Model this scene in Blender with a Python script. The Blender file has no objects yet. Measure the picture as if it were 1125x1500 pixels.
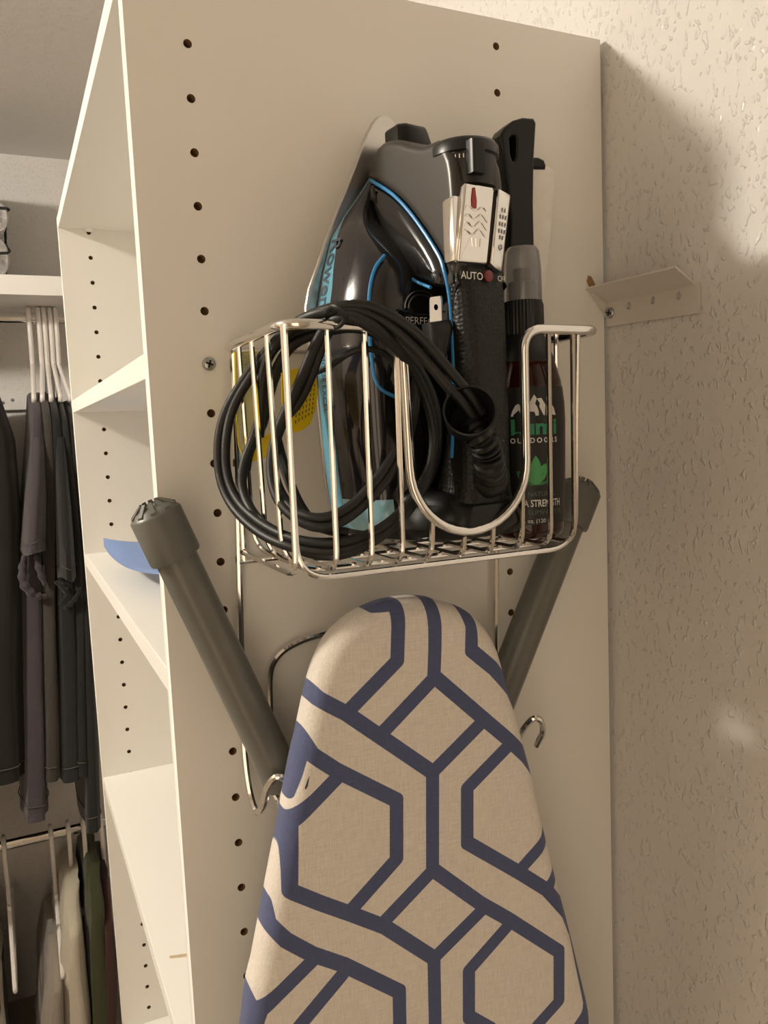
import bpy, bmesh, math, random
from mathutils.geometry import delaunay_2d_cdt
from mathutils import Vector, Matrix
random.seed(4)
scene = bpy.context.scene
COL = scene.collection
V = Vector
pi = math.pi

# ------------------------------------------------------------------ camera
# World: x along the tower side panel (right), y away from the viewer, z up, metres.
# z = 0 is the top shelf-pin hole of the tower, the floor lies at FLOOR.
FOC = 1182.66
CAM = V((-0.0829, -0.5169, -0.2380))
RT = ((0.9054543930880484, -0.42234180836811536, -0.04218695227086164),
      (-0.08173656940678482, -0.07596990853867205, -0.9937543490311052),
      (0.41649906993793356, 0.903247457732916, -0.10330805796190534))
cd = bpy.data.cameras.new('camera'); cam = bpy.data.objects.new('camera', cd); COL.objects.link(cam)
cd.sensor_fit = 'VERTICAL'; cd.sensor_height = 36.0; cd.lens = FOC / 1500 * 36.0
cd.clip_start = 0.02; cd.clip_end = 30
cam.matrix_world = Matrix(((RT[0][0], -RT[1][0], -RT[2][0], CAM.x),
                           (RT[0][1], -RT[1][1], -RT[2][1], CAM.y),
                           (RT[0][2], -RT[1][2], -RT[2][2], CAM.z), (0, 0, 0, 1)))
scene.camera = cam

# ------------------------------------------------------------------ world, lamps, exposure
w = bpy.data.worlds.new('world'); scene.world = w; w.use_nodes = True
w.node_tree.nodes['Background'].inputs[0].default_value = (1.0, 0.82, 0.62, 1)
w.node_tree.nodes['Background'].inputs[1].default_value = 0.02

def point_lamp(name, loc, power, radius, col):
    l = bpy.data.lights.new(name, 'POINT'); l.energy = power; l.shadow_soft_size = radius; l.color = col
    o = bpy.data.objects.new(name, l); COL.objects.link(o); o.location = loc
    return o
point_lamp('closet_ceiling_lamp', (-1.15, 0.38, 0.42), 66.0, 0.055, (1.0, 0.925, 0.80))
la = bpy.data.lights.new('added_fill_light', 'AREA'); la.shape = 'RECTANGLE'; la.size = 0.8; la.size_y = 1.9  # unseen fill added behind the camera to brighten the near panel
la.energy = 6.0; la.color = (1.0, 0.82, 0.62)
lo = bpy.data.objects.new('added_fill_light', la); COL.objects.link(lo)
lo.location = (-0.75, -1.38, -0.75); lo.rotation_euler = (pi / 2, 0, 0)
scene.view_settings.view_transform = 'Standard'
scene.view_settings.look = 'None'
scene.view_settings.exposure = 0.0
scene.view_settings.gamma = 1.0
scene.view_settings.use_curve_mapping = False

# ------------------------------------------------------------------ helpers
FLOOR = -1.75
def at(u, v, y):
    """point where the sight line of pixel (u, v) meets the upright plane at depth y"""
    a, b = (u - 562.5) / FOC, (v - 750) / FOC
    d = V([RT[0][i] * a + RT[1][i] * b + RT[2][i] for i in range(3)])
    return CAM + d * ((y - CAM.y) / d.y)

def srgb(r, g, b):
    f = lambda c: (c / 255 / 12.92) if c / 255 <= .04045 else ((c / 255 + .055) / 1.055) ** 2.4
    return (f(r), f(g), f(b), 1)

def mat(name, col, rough=.5, metal=0, bump=None, spec=.5, trans=0, ior=1.45, alpha=1, coat=0, var=None, sheen=0):
    """bump=(kind, scale, strength[, distance]); var=(scale, colour2, amount)"""
    m = bpy.data.materials.new(name); m.use_nodes = True
    nt = m.node_tree; b = nt.nodes['Principled BSDF']
    b.inputs['Base Color'].default_value = col
    b.inputs['Roughness'].default_value = rough; b.inputs['Metallic'].default_value = metal
    b.inputs['Specular IOR Level'].default_value = spec
    b.inputs['Transmission Weight'].default_value = trans; b.inputs['IOR'].default_value = ior
    b.inputs['Alpha'].default_value = alpha; b.inputs['Coat Weight'].default_value = coat
    b.inputs['Sheen Weight'].default_value = sheen
    tc = nt.nodes.new('ShaderNodeTexCoord')
    if var:
        n = nt.nodes.new('ShaderNodeTexNoise'); n.inputs['Scale'].default_value = var[0]; n.inputs['Detail'].default_value = 4
        nt.links.new(tc.outputs['Object'], n.inputs['Vector'])
        mr = nt.nodes.new('ShaderNodeMapRange'); mr.inputs[1].default_value = .35; mr.inputs[2].default_value = .7
        mr.inputs[4].default_value = var[2]
        nt.links.new(n.outputs['Fac'], mr.inputs[0])
        mx = nt.nodes.new('ShaderNodeMix'); mx.data_type = 'RGBA'
        mx.inputs[6].default_value = col; mx.inputs[7].default_value = var[1]
        nt.links.new(mr.outputs[0], mx.inputs[0]); nt.links.new(mx.outputs[2], b.inputs['Base Color'])
    if bump:
        kind, sc, st = bump[:3]
        if kind == 'noise':
            t = nt.nodes.new('ShaderNodeTexNoise'); t.inputs['Detail'].default_value = 4; t.inputs['Scale'].default_value = sc; out = t.outputs['Fac']
        elif kind == 'voronoi':
            t = nt.nodes.new('ShaderNodeTexVoronoi'); t.inputs['Scale'].default_value = sc; t.inputs['Randomness'].default_value = bump[4] if len(bump) > 4 else 1; out = t.outputs['Distance']
        else:
            t = nt.nodes.new('ShaderNodeTexWave'); t.inputs['Scale'].default_value = sc; t.bands_direction = kind[-1]; out = t.outputs['Fac']
        nt.links.new(tc.outputs['Object'], t.inputs['Vector'])
        bp = nt.nodes.new('ShaderNodeBump'); bp.inputs['Strength'].default_value = st
        bp.inputs['Distance'].default_value = bump[3] if len(bump) > 3 else .001
        nt.links.new(out, bp.inputs['Height']); nt.links.new(bp.outputs[0], b.inputs['Normal'])
    return m

def thing(name, label, cat, base, group=None):
    o = bpy.data.objects.new(name, None); COL.objects.link(o); o.location = base
    o.empty_display_size = .02
    o['label'] = label; o['category'] = cat
    if group: o['group'] = group
    return o

def wbase(o):
    b = V((0, 0, 0))
    while o is not None:
        b = b + o.location; o = o.parent
    return b

def link(name, me, mats, parent=None, smooth=True, angle=40, label=None, kind=None):
    """me: mesh in world coordinates; stored relative to the parent's base"""
    if not isinstance(mats, (list, tuple)): mats = [mats]
    for m in mats: me.materials.append(m)
    if parent is not None:
        me.transform(Matrix.Translation(-wbase(parent)))
    if smooth:
        me.polygons.foreach_set('use_smooth', [True] * len(me.polygons))
        me.set_sharp_from_angle(angle=math.radians(angle))
    o = bpy.data.objects.new(name, me); COL.objects.link(o)
    if parent is not None: o.parent = parent
    if label: o['label'] = label
    if kind: o['kind'] = kind
    return o

def tag(o, label, cat, group=None):
    o['label'] = label; o['category'] = cat
    if group: o['group'] = group
    return o

def pydata(name, verts, faces, fm=None, weld=0):
    me = bpy.data.meshes.new(name); me.from_pydata([tuple(v) for v in verts], [], faces)
    if fm: me.polygons.foreach_set('material_index', fm)
    bm = bmesh.new(); bm.from_mesh(me)
    if weld: bmesh.ops.remove_doubles(bm, verts=bm.verts, dist=weld)
    bmesh.ops.recalc_face_normals(bm, faces=bm.faces); bm.to_mesh(me); bm.free()
    me.update()
    return me

class MB:
    """collects simple shapes into one mesh"""
    def __init__(s): s.v = []; s.f = []; s.m = []
    def add(s, verts, faces, mi=0):
        k = len(s.v); s.v += [V(x) for x in verts]; s.f += [[i + k for i in f] for f in faces]; s.m += [mi] * len(faces)
    def box(s, lo, hi, mi=0):
        x0, y0, z0 = lo; x1, y1, z1 = hi
        s.add([(x0, y0, z0), (x1, y0, z0), (x1, y1, z0), (x0, y1, z0), (x0, y0, z1), (x1, y0, z1), (x1, y1, z1), (x0, y1, z1)],
              [(0, 3, 2, 1), (4, 5, 6, 7), (0, 1, 5, 4), (1, 2, 6, 5), (2, 3, 7, 6), (3, 0, 4, 7)], mi)
    def tube(s, pts, r, seg=8, closed=False, mi=0):
        v, f = tube_vf(pts, r, seg, closed); s.add(v, f, mi)
    def build(s, name, mats, parent=None, **k):
        return link(name, pydata(name, s.v, s.f, s.m), mats, parent, **k)

def spline(pts, n=6, closed=False):
    """Catmull-Rom through pts"""
    P = [V(p) for p in pts]; out = []; N = len(P)
    rng = range(N if closed else N - 1)
    for i in rng:
        p1, p2 = P[i], P[(i + 1) % N]
        p0 = P[i - 1] if (closed or i > 0) else p1 * 2 - p2
        p3 = P[(i + 2) % N] if (closed or i + 2 < N) else p2 * 2 - p1
        for k in range(n):
            t = k / n
            out.append(.5 * ((2 * p1) + (p2 - p0) * t + (2 * p0 - 5 * p1 + 4 * p2 - p3) * t * t + (3 * p1 - p0 - 3 * p2 + p3) * t ** 3))
    if not closed: out.append(P[-1])
    return out

def rounded(pts, r, n=5):
    """polyline with its corners rounded by radius r"""
    P = [V(p) for p in pts]; out = [P[0]]
    for i in range(1, len(P) - 1):
        a, b, c = P[i - 1], P[i], P[i + 1]
        d1, d2 = (a - b), (c - b)
        rr = min(r, d1.length * .49, d2.length * .49)
        s, e = b + d1.normalized() * rr, b + d2.normalized() * rr
        for k in range(n + 1):
            t = k / n; out.append(s * (1 - t) ** 2 + b * 2 * t * (1 - t) + e * t * t)
    out.append(P[-1]); return out

def tube_vf(pts, r, seg=8, closed=False):
    P = [V(p) for p in pts]; N = len(P); rad = r if isinstance(r, (list, tuple)) else [r] * N
    T = []
    for i in range(N):
        if closed: t = P[(i + 1) % N] - P[i - 1]
        else: t = P[min(i + 1, N - 1)] - P[max(i - 1, 0)]
        T.append(t.normalized())
    u = T[0].orthogonal().normalized(); verts = []; faces = []
    for i in range(N):
        u = (u - T[i] * u.dot(T[i])).normalized(); b = T[i].cross(u)
        for k in range(seg):
            a = 2 * pi * k / seg; verts.append(P[i] + (u * math.cos(a) + b * math.sin(a)) * rad[i])
    M = N if closed else N - 1
    for i in range(M):
        j = (i + 1) % N
        for k in range(seg):
            k2 = (k + 1) % seg; faces.append((i * seg + k, i * seg + k2, j * seg + k2, j * seg + k))
    if not closed:
        faces.append(tuple(range(seg - 1, -1, -1))); faces.append(tuple((N - 1) * seg + k for k in range(seg)))
    return verts, faces

def tube(name, pts, r, m, parent=None, seg=8, closed=False, **k):
    v, f = tube_vf(pts, r, seg, closed)
    return link(name, pydata(name, v, f), m, parent, **k)

def slab_vf(outline, t0, t1, r, fmap, seg=4, half=None):
    """rounded-edge solid: outline 2D polygon, thickness t0..t1, edge radius r, fmap(a, b, t) -> world point.
    half(a, b): optional half thickness about 0 that replaces t0/t1"""
    P = [V((a, b)) for a, b in outline]; N = len(P)
    area = sum(P[i].x * P[(i + 1) % N].y - P[(i + 1) % N].x * P[i].y for i in range(N))
    if area < 0: P = P[::-1]
    nrm = []
    for i in range(N):
        d1 = (P[i] - P[i - 1]).normalized(); d2 = (P[(i + 1) % N] - P[i]).normalized()
        n = V((d1.y + d2.y, -d1.x - d2.x)); n = n.normalized() if n.length > 1e-9 else V((d1.y, -d1.x))
        nrm.append(n / max(.5, n.dot(V((d1.y, -d1.x)))))
    prof = []
    for k in range(seg + 1):
        a = pi / 2 * k / seg; prof.append((r * (1 - math.sin(a)), r * (1 - math.cos(a))))
    rings = [(r * 1.25, 0, 0)] + [(i, t, 0) for i, t in prof] + [(i, t, 1) for i, t in prof[::-1]] + [(r * 1.25, 0, 1)]
    verts = []; faces = []
    for ins, dt, side in rings:
        for i in range(N):
            q = P[i] - nrm[i] * ins
            if half: h = half(q.x, q.y); a0, a1 = -h, h
            else: a0, a1 = t0, t1
            verts.append(fmap(q.x, q.y, (a0 + dt) if side == 0 else (a1 - dt)))
    for j in range(len(rings) - 1):
        for i in range(N):
            i2 = (i + 1) % N; faces.append((j * N + i, j * N + i2, (j + 1) * N + i2, (j + 1) * N + i))
    L = (len(rings) - 1) * N
    if not half:
        faces.append(tuple(range(N - 1, -1, -1))); faces.append(tuple(L + i for i in range(N)))
        return verts, faces
    inn = [P[i] - nrm[i] * r * 1.25 for i in range(N)]
    xs = [p.x for p in inn]; ys = [p.y for p in inn]; st = max(max(xs) - min(xs), max(ys) - min(ys)) / 22
    def inside(q):
        c = False
        for i in range(N):
            a, b = inn[i], inn[i - 1]
            if (a.y > q.y) != (b.y > q.y) and q.x < (b.x - a.x) * (q.y - a.y) / (b.y - a.y) + a.x: c = not c
        return c and min((q - a).length for a in inn) > st * .55
    extra = []
    y = min(ys)
    while y < max(ys):
        x = min(xs)
        while x < max(xs):
            q = V((x, y))
            if inside(q): extra.append(q)
            x += st
        y += st
    vs, es, fs, ov, oe, of = delaunay_2d_cdt([V((p.x, p.y)) for p in inn] + extra, [], [list(range(N))], 1, 1e-5)
    for side in (0, 1):
        k0 = len(verts)
        for q in vs:
            h = half(q.x, q.y); verts.append(fmap(q.x, q.y, -h if side == 0 else h))
        for f in fs: faces.append(tuple(k0 + i for i in f))
    return verts, faces

def slab(name, outline, t0, t1, r, fmap, m, parent=None, seg=4, half=None, **k):
    v, f = slab_vf(outline, t0, t1, r, fmap, seg, half)
    return link(name, pydata(name, v, f, None, 2e-6 if half else 0), m, parent, **k)

def lathe_vf(prof, origin, axis=V((0, 0, 1)), seg=32, ribs=0, depth=0):
    ax = V(axis).normalized(); u = ax.orthogonal().normalized(); b = ax.cross(u); o = V(origin)
    verts = []; faces = []
    for r, h in prof:
        for k in range(seg):
            a = 2 * pi * k / seg; rr = r - (depth if ribs and k % 2 else 0)
            verts.append(o + ax * h + (u * math.cos(a) + b * math.sin(a)) * rr)
    for i in range(len(prof) - 1):
        for k in range(seg):
            k2 = (k + 1) % seg; faces.append((i * seg + k, i * seg + k2, (i + 1) * seg + k2, (i + 1) * seg + k))
    if prof[0][0] > 1e-6: faces.append(tuple(range(seg - 1, -1, -1)))
    if prof[-1][0] > 1e-6: faces.append(tuple((len(prof) - 1) * seg + k for k in range(seg)))
    return verts, faces

def lathe(name, prof, origin, m, parent=None, axis=V((0, 0, 1)), seg=32, ribs=0, depth=0, **k):
    v, f = lathe_vf(prof, origin, axis, seg, ribs, depth)
    me = pydata(name, v, f)
    bm = bmesh.new(); bm.from_mesh(me); bmesh.ops.remove_doubles(bm, verts=bm.verts, dist=1e-6); bm.to_mesh(me); bm.free()
    return link(name, me, m, parent, **k)

def box(name, lo, hi, m, parent=None, bevel=0, **k):
    b = MB(); b.box(lo, hi); me = pydata(name, b.v, b.f)
    if bevel:
        bm = bmesh.new(); bm.from_mesh(me)
        bmesh.ops.bevel(bm, geom=bm.edges[:], offset=bevel, segments=2, affect='EDGES', profile=.5)
        bm.to_mesh(me); bm.free()
    return link(name, me, m, parent, **k)

def text_mesh(body, size, thick=0.0, align='CENTER', bold=0.0, spacing=1.0):
    cu = bpy.data.curves.new('txt', 'FONT'); cu.body = body; cu.size = size; cu.align_x = align; cu.align_y = 'CENTER'
    cu.extrude = thick; cu.offset = bold; cu.space_character = spacing; cu.resolution_u = 3
    o = bpy.data.objects.new('txt', cu); COL.objects.link(o)
    dg = bpy.context.evaluated_depsgraph_get(); me = bpy.data.meshes.new_from_object(o.evaluated_get(dg))
    me.materials.clear()
    bpy.data.objects.remove(o); bpy.data.curves.remove(cu)
    return me

def lettering(name, body, size, fmap, m, parent, **k):
    me = text_mesh(body, size, **k)
    for v in me.vertices: v.co = fmap(v.co.x, v.co.y)
    return link(name, me, m, parent, smooth=False)

def flatpoly(name, polys, fmap, m, parent):
    b = MB()
    for p in polys:
        b.add([fmap(x, y) for x, y in p], [tuple(range(len(p)))])
    return b.build(name, m, parent, smooth=False)

# ------------------------------------------------------------------ materials
def wall_material(name, col, scale, strength, rough):
    """orange-peel paint: fine raised specks plus sparse worm-like creases"""
    m = mat(name, col, rough)
    nt = m.node_tree; b = nt.nodes['Principled BSDF']; N = nt.nodes; Lk = nt.links.new
    g = N.new('ShaderNodeNewGeometry')
    mp = N.new('ShaderNodeMapping'); mp.inputs['Rotation'].default_value = (.5, .3, .4); mp.inputs['Scale'].default_value = (1, 1, .62)
    Lk(g.outputs['Position'], mp.inputs[0])
    def noise(sc, det, dis, src=mp.outputs[0]):
        n = N.new('ShaderNodeTexNoise'); n.inputs['Scale'].default_value = sc; n.inputs['Detail'].default_value = det; n.inputs['Distortion'].default_value = dis
        Lk(src, n.inputs['Vector']); return n.outputs['Fac']
    def ramp(src, a, c, lo=0., hi=1.):
        r = N.new('ShaderNodeMapRange'); r.inputs[1].default_value = a; r.inputs[2].default_value = c; r.inputs[3].default_value = lo; r.inputs[4].default_value = hi
        r.interpolation_type = 'SMOOTHSTEP'; Lk(src, r.inputs[0]); return r.outputs[0]
    def op(o, a, c):
        q = N.new('ShaderNodeMath'); q.operation = o
        for k, x in enumerate((a, c)):
            if isinstance(x, float): q.inputs[k].default_value = x
            else: Lk(x, q.inputs[k])
        return q.outputs[0]
    speck = ramp(noise(scale, 1, .5), .58, .74)
    low = noise(scale * .12, 2, 0)
    worm = op('ABSOLUTE', op('SUBTRACT', noise(scale * .30, 1, 1.6), .5), 0.)
    crease = op('MULTIPLY', ramp(worm, .0, .020, 1., 0.), ramp(noise(scale * .23, 1, 0), .66, .73))
    h = op('ADD', op('MULTIPLY', speck, 1.25), op('MULTIPLY', low, 1.6))
    h = op('SUBTRACT', h, op('MULTIPLY', crease, 1.0))
    bp = N.new('ShaderNodeBump'); bp.inputs['Strength'].default_value = strength; bp.inputs['Distance'].default_value = .0016
    Lk(h, bp.inputs['Height']); Lk(bp.outputs[0], b.inputs['Normal'])
    return m

M = {}
M['wall'] = wall_material('textured_wall_paint', (.715, .69, .66, 1), 250, .55, .28)
M['ceiling'] = wall_material('textured_ceiling_paint', (.78, .75, .72, 1), 300, .62, .36)
M['bouncetan'] = mat('tan_bounce_tint', (.46, .375, .28, 1), .6)  # unseen walls coloured tan only to dim and warm the bounced light
M['carpet'] = mat('carpet', (.40, .34, .28, 1), .95, bump=('noise', 300, .6, .004))
M['trimpaint'] = mat('white_trim_paint', (.80, .78, .75, 1), .45)
M['melamine'] = mat('white_melamine', (.87, .85, .80, 1), .42, bump=('noise', 900, .04, .0004), spec=.4)
M['edgeband'] = mat('white_edge_band', (.87, .85, .80, 1), .4)
M['chipboard'] = mat('raw_particle_board', (.34, .21, .10, 1), .9, bump=('noise', 1200, .6, .0005))
M['zinc'] = mat('zinc_screw', (.42, .43, .44, 1), .3, 1)
M['dark'] = mat('black_recess', (.008, .008, .008, 1), .7)
M['chrome'] = mat('chrome_wire', (.80, .785, .76, 1), .12, 1)
M['chromebright'] = mat('polished_chrome_button', (.86, .85, .83, 1), .07, 1)
M['steel'] = mat('brushed_soleplate', (.62, .60, .575, 1), .30, 1, bump=('noise', 700, .03, .0003))
M['bracket'] = mat('white_powder_coat', (.70, .655, .60, 1), .38)
M['tubegrey'] = mat('grey_painted_tube', (.135, .135, .118, 1), .30, spec=.55)
M['capgrey'] = mat('grey_plastic_cap', (.125, .125, .110, 1), .40)
M['ironblack'] = mat('gloss_black_plastic', (.008, .008, .009, 1), .12, coat=.5)
M['irontank'] = mat('smoky_tank_plastic', (.016, .015, .019, 1), .13, coat=.6)
M['irongrey'] = mat('graphite_satin_plastic', (.050, .045, .040, 1), .32, metal=.3)
M['irongrip'] = mat('textured_black_grip', (.009, .0088, .0085, 1), .42, spec=.35, bump=('voronoi', 420, .45, .0010, .55))
M['ironheel'] = mat('black_heel_plastic', (.008, .008, .008, 1), .34, spec=.35)
M['ironblue'] = mat('blue_accent_plastic', (.035, .24, .55, 1), .30)
M['ironaqua'] = mat('pale_blue_tank_window', (.13, .37, .52, 1), .18, coat=.4)
M['ironaqua2'] = mat('aqua_translucent_plastic', (.30, .58, .68, 1), .10, coat=.5, spec=.8)
M['lettergrey'] = mat('dark_print', (.02, .03, .05, 1), .5)
M['letterwhite'] = mat('white_print', (.72, .70, .66, 1), .5)
M['lettergreen'] = mat('green_print', (.035, .26, .12, 1), .5)
M['lettertone'] = mat('muted_green_print', (.10, .13, .10, 1), .5)
M['leafgreen'] = mat('leaf_print', (.08, .33, .11, 1), .5)
M['leafdark'] = mat('leaf_print_dark', (.035, .19, .06, 1), .5)
M['led'] = mat('dull_red_led', (.16, .012, .012, 1), .25, coat=.4)
M['cord'] = mat('black_rubber_cord', (.008, .008, .0075, 1), .50)
M['yellow'] = mat('yellow_tag_plastic', (.80, .58, .012, 1), .35)
M['film'] = mat('pale_clear_film', (.88, .85, .52, 1), .12, trans=.75, ior=1.08)
M['bottle'] = mat('dark_amber_plastic', (.030, .0048, .002, 1), .10, trans=.15, ior=1.3, coat=.4)
M['label'] = mat('black_bottle_label', (.014, .013, .012, 1), .38)
M['capclear'] = mat('clear_spray_cap', (.90, .90, .89, 1), .10, trans=.82, ior=1.22, coat=.6)
M['capblack'] = mat('black_collar_plastic', (.010, .010, .010, 1), .35)
M['brushblack'] = mat('black_brush_plastic', (.006, .006, .006, 1), .33, spec=.35)
M['pad'] = mat('cream_velvet_pad', (.88, .85, .79, 1), .8, sheen=.5, bump=('noise', 1500, .3, .0004), var=(120, (.80, .75, .66, 1), .6))
M['hanger'] = mat('white_hanger_plastic', (.78, .74, .71, 1), .35)
M['shirtplum'] = mat('faded_plum_cotton', (.050, .040, .048, 1), .95, sheen=.25, bump=('noise', 400, .5, .001))
M['shirtgrey'] = mat('dark_grey_cotton', (.040, .034, .028, 1), .95, sheen=.2, bump=('noise', 400, .5, .001))
M['shirtblack'] = mat('black_cotton', (.009, .009, .009, 1), .95, sheen=.2, bump=('noise', 400, .5, .001))
M['shirtbrown'] = mat('dark_brown_cotton', (.011, .009, .006, 1), .95, sheen=.1, bump=('noise', 400, .5, .001))
M['stitch'] = mat('grey_stitching', (.10, .09, .085, 1), .9)
M['polo'] = mat('taupe_cotton', (.28, .24, .20, 1), .95, sheen=.2, bump=('noise', 500, .5, .001))
M['cream'] = mat('cream_knit', (.52, .47, .37, 1), .95, sheen=.3, bump=('noise', 350, .7, .0015))
M['olive'] = mat('olive_cotton', (.036, .039, .010, 1), .95, sheen=.2, bump=('noise', 400, .5, .001))
M['maroon'] = mat('maroon_cotton', (.045, .014, .010, 1), .95, sheen=.2)
M['grey_label'] = mat('grey_woven_label', (.20, .20, .20, 1), .8)
M['blue'] = mat('cornflower_blue_cotton', (.135, .215, .43, 1), .85, sheen=.2, bump=('noise', 900, .4, .0006))
M['greyfelt'] = mat('grey_cap_band', (.10, .10, .11, 1), .85)
M['bedding'] = mat('grey_patterned_blanket', (.62, .60, .58, 1), .95, sheen=.3, bump=('noise', 250, .7, .002), var=(24, (.17, .16, .155, 1), 1.0))
M['blackpiping'] = mat('black_piping', (.02, .02, .02, 1), .8)
M['scuff'] = mat('tan_scuff', (.55, .43, .27, 1), .7)

# ------------------------------------------------------------------ the setting
W = 0.3547          # tower depth, side wall just beyond
XW = W + .004
D = 0.6268          # inner face of the tower's far panel
TH = .0150
YB, XL, YF = 1.80, -2.05, -1.42
CEIL = .491
def struct(name, lo, hi, m):
    o = box(name, lo, hi, m, smooth=False); o['kind'] = 'structure'; return o
struct('floor', (XL - .1, YF - .1, FLOOR - .1), (XW + .1, YB + .1, FLOOR), M['carpet'])
struct('ceiling', (XL - .1, YF - .1, CEIL), (XW + .1, YB + .1, CEIL + .1), M['ceiling'])
struct('wall_right', (XW, YF, FLOOR), (XW + .1, YB, CEIL), M['wall'])
struct('wall_back', (XL, YB, FLOOR), (XW + .1, YB + .1, CEIL), M['wall'])
struct('wall_left', (XL - .1, YF, FLOOR), (XL, YB, CEIL), M['bouncetan'])
struct('wall_front', (XL, YF - .1, FLOOR), (XW + .1, YF, CEIL), M['bouncetan'])
bb = struct('baseboard_right', (XW - .014, YF, FLOOR), (XW, -.02, FLOOR + .09), M['trimpaint'])

# ------------------------------------------------------------------ storage tower
tower = thing('storage_tower', 'tall white open shelf tower with rows of peg holes on its side panel', 'shelf unit', (W / 2, D / 2, FLOOR))
TOP = .051
HX, HX2, PITCH, HR = .037, .260, .032, .0027
SCREWROWS = {6}
def side_panel(y0, skip):
    """board whose front face (towards -y) carries two columns of blind peg holes"""
    cu = bpy.data.curves.new('c', 'CURVE'); cu.dimensions = '2D'; cu.fill_mode = 'BOTH'; d = .009; cu.extrude = d / 2
    def poly(pts):
        s = cu.splines.new('POLY'); s.points.add(len(pts) - 1)
        for p, (a, b) in zip(s.points, pts): p.co = (a, b, 0, 1)
        s.use_cyclic_u = True
    poly([(0, FLOOR), (W, FLOOR), (W, TOP), (0, TOP)])
    holes = []
    for i in range(-1, 53):
        for hx in (HX, HX2):
            if hx == HX and i in skip: continue
            holes.append((hx, -PITCH * i))
    for hx, hz in holes:
        poly([(hx + HR * math.cos(-2 * pi * k / 14), hz + HR * math.sin(-2 * pi * k / 14)) for k in range(14)])
    o = bpy.data.objects.new('c', cu); COL.objects.link(o)
    dg = bpy.context.evaluated_depsgraph_get(); me = bpy.data.meshes.new_from_object(o.evaluated_get(dg))
    bpy.data.objects.remove(o); me.materials.clear()
    bm = bmesh.new(); bm.from_mesh(me)
    for v in bm.verts: v.co = V((v.co.x, y0 + d / 2 - v.co.z, v.co.y))
    bm.normal_update()
    for f in bm.faces:
        c = f.calc_center_median()
        f.material_index = 0
        if abs(f.normal.y) < .5 and .01 < c.x < W - .01 and FLOOR + .01 < c.z < TOP - .01: f.material_index = 1
    k = [bm.verts.new(p) for p in ((0, y0 + d, FLOOR), (W, y0 + d, FLOOR), (W, y0 + d, TOP), (0, y0 + d, TOP),
                                   (0, y0 + TH, FLOOR), (W, y0 + TH, FLOOR), (W, y0 + TH, TOP), (0, y0 + TH, TOP))]
    for q, mi in (((0, 1, 2, 3), 1), ((4, 7, 6, 5), 0), ((0, 4, 5, 1), 0), ((1, 5, 6, 2), 0), ((2, 6, 7, 3), 0), ((3, 7, 4, 0), 0)):
        f = bm.faces.new([k[j] for j in q]); f.material_index = mi
    bmesh.ops.recalc_face_normals(bm, faces=bm.faces)
    bm.to_mesh(me); bm.free()
    return link('side_panel', me, [M['melamine'], M['chipboard']], tower, smooth=False)
near_panel = side_panel(0, SCREWROWS)
far_panel = side_panel(D, set())
box('top_board', (0, TH, .036), (W, D, TOP), M['melamine'], tower, bevel=.0006, smooth=False)
for z0 in (-.2007, -.4052, -.7176, -1.094, -1.40, -1.70):
    box('shelf', (0.0004, TH, z0), (W, D, z0 + .0160), M['melamine'], tower, bevel=.0006, smooth=False)
def screw(name, c, n, r, parent):
    """pan-head cross screw, n = outward direction"""
    n = V(n).normalized(); o = lathe(name, [(r, 0), (r, r * .25), (r * .8, r * .5), (r * .45, r * .62), (0, r * .66)], c, M['zinc'], parent, axis=n, seg=20)
    u = n.orthogonal().normalized(); u = (u + n.cross(u) * .5).normalized(); b = n.cross(u); x = MB(); c = V(c)
    for p, q in ((u, b), (b, u)):
        h0, h1 = r * .45, r * .70
        vv = [c + p * (s * r * .58) + q * (t * r * .13) + n * h for h in (h0, h1) for s, t in ((-1, -1), (1, -1), (1, 1), (-1, 1))]
        x.add(vv, [(0, 3, 2, 1), (4, 5, 6, 7), (0, 1, 5, 4), (1, 2, 6, 5), (2, 3, 7, 6), (3, 0, 4, 7)])
    x.build('cross_slot', M['dark'], o, smooth=False)
    return o
screw('screw', (HX + .0004, -.0003, -.1930), (0, -1, 0), .0042, tower)
lathe('screw_cap', [(.006, 0), (.0055, .002), (.003, .0035), (0, .004)], (.037, D - .004, .036), M['edgeband'], tower, axis=V((0, 0, -1)), seg=16)
# ragged slot cut through the panel for the wall bracket
sl = [(.3395, -.1262), (.3425, -.1268), (.3450, -.1305), (.3480, -.1360), (.3545, -.1415), (.3545, -.1500), (.3500, -.1440), (.3455, -.1385), (.3400, -.1350), (.3378, -.1305)]
flatpoly('cut_slot', [sl], lambda a, b: V((a, -.0003, b)), M['chipboard'], tower)['label'] = 'rough brown cut-out in the panel edge'
# tan scuff on the lower shelf
flatpoly('scuff_mark', [[(.012, .19), (.03, .185), (.05, .176), (.075, .16), (.074, .157), (.05, .172), (.03, .180), (.012, .186)]], lambda a, b: V((a, b, -.7014)), M['scuff'], tower)

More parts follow.
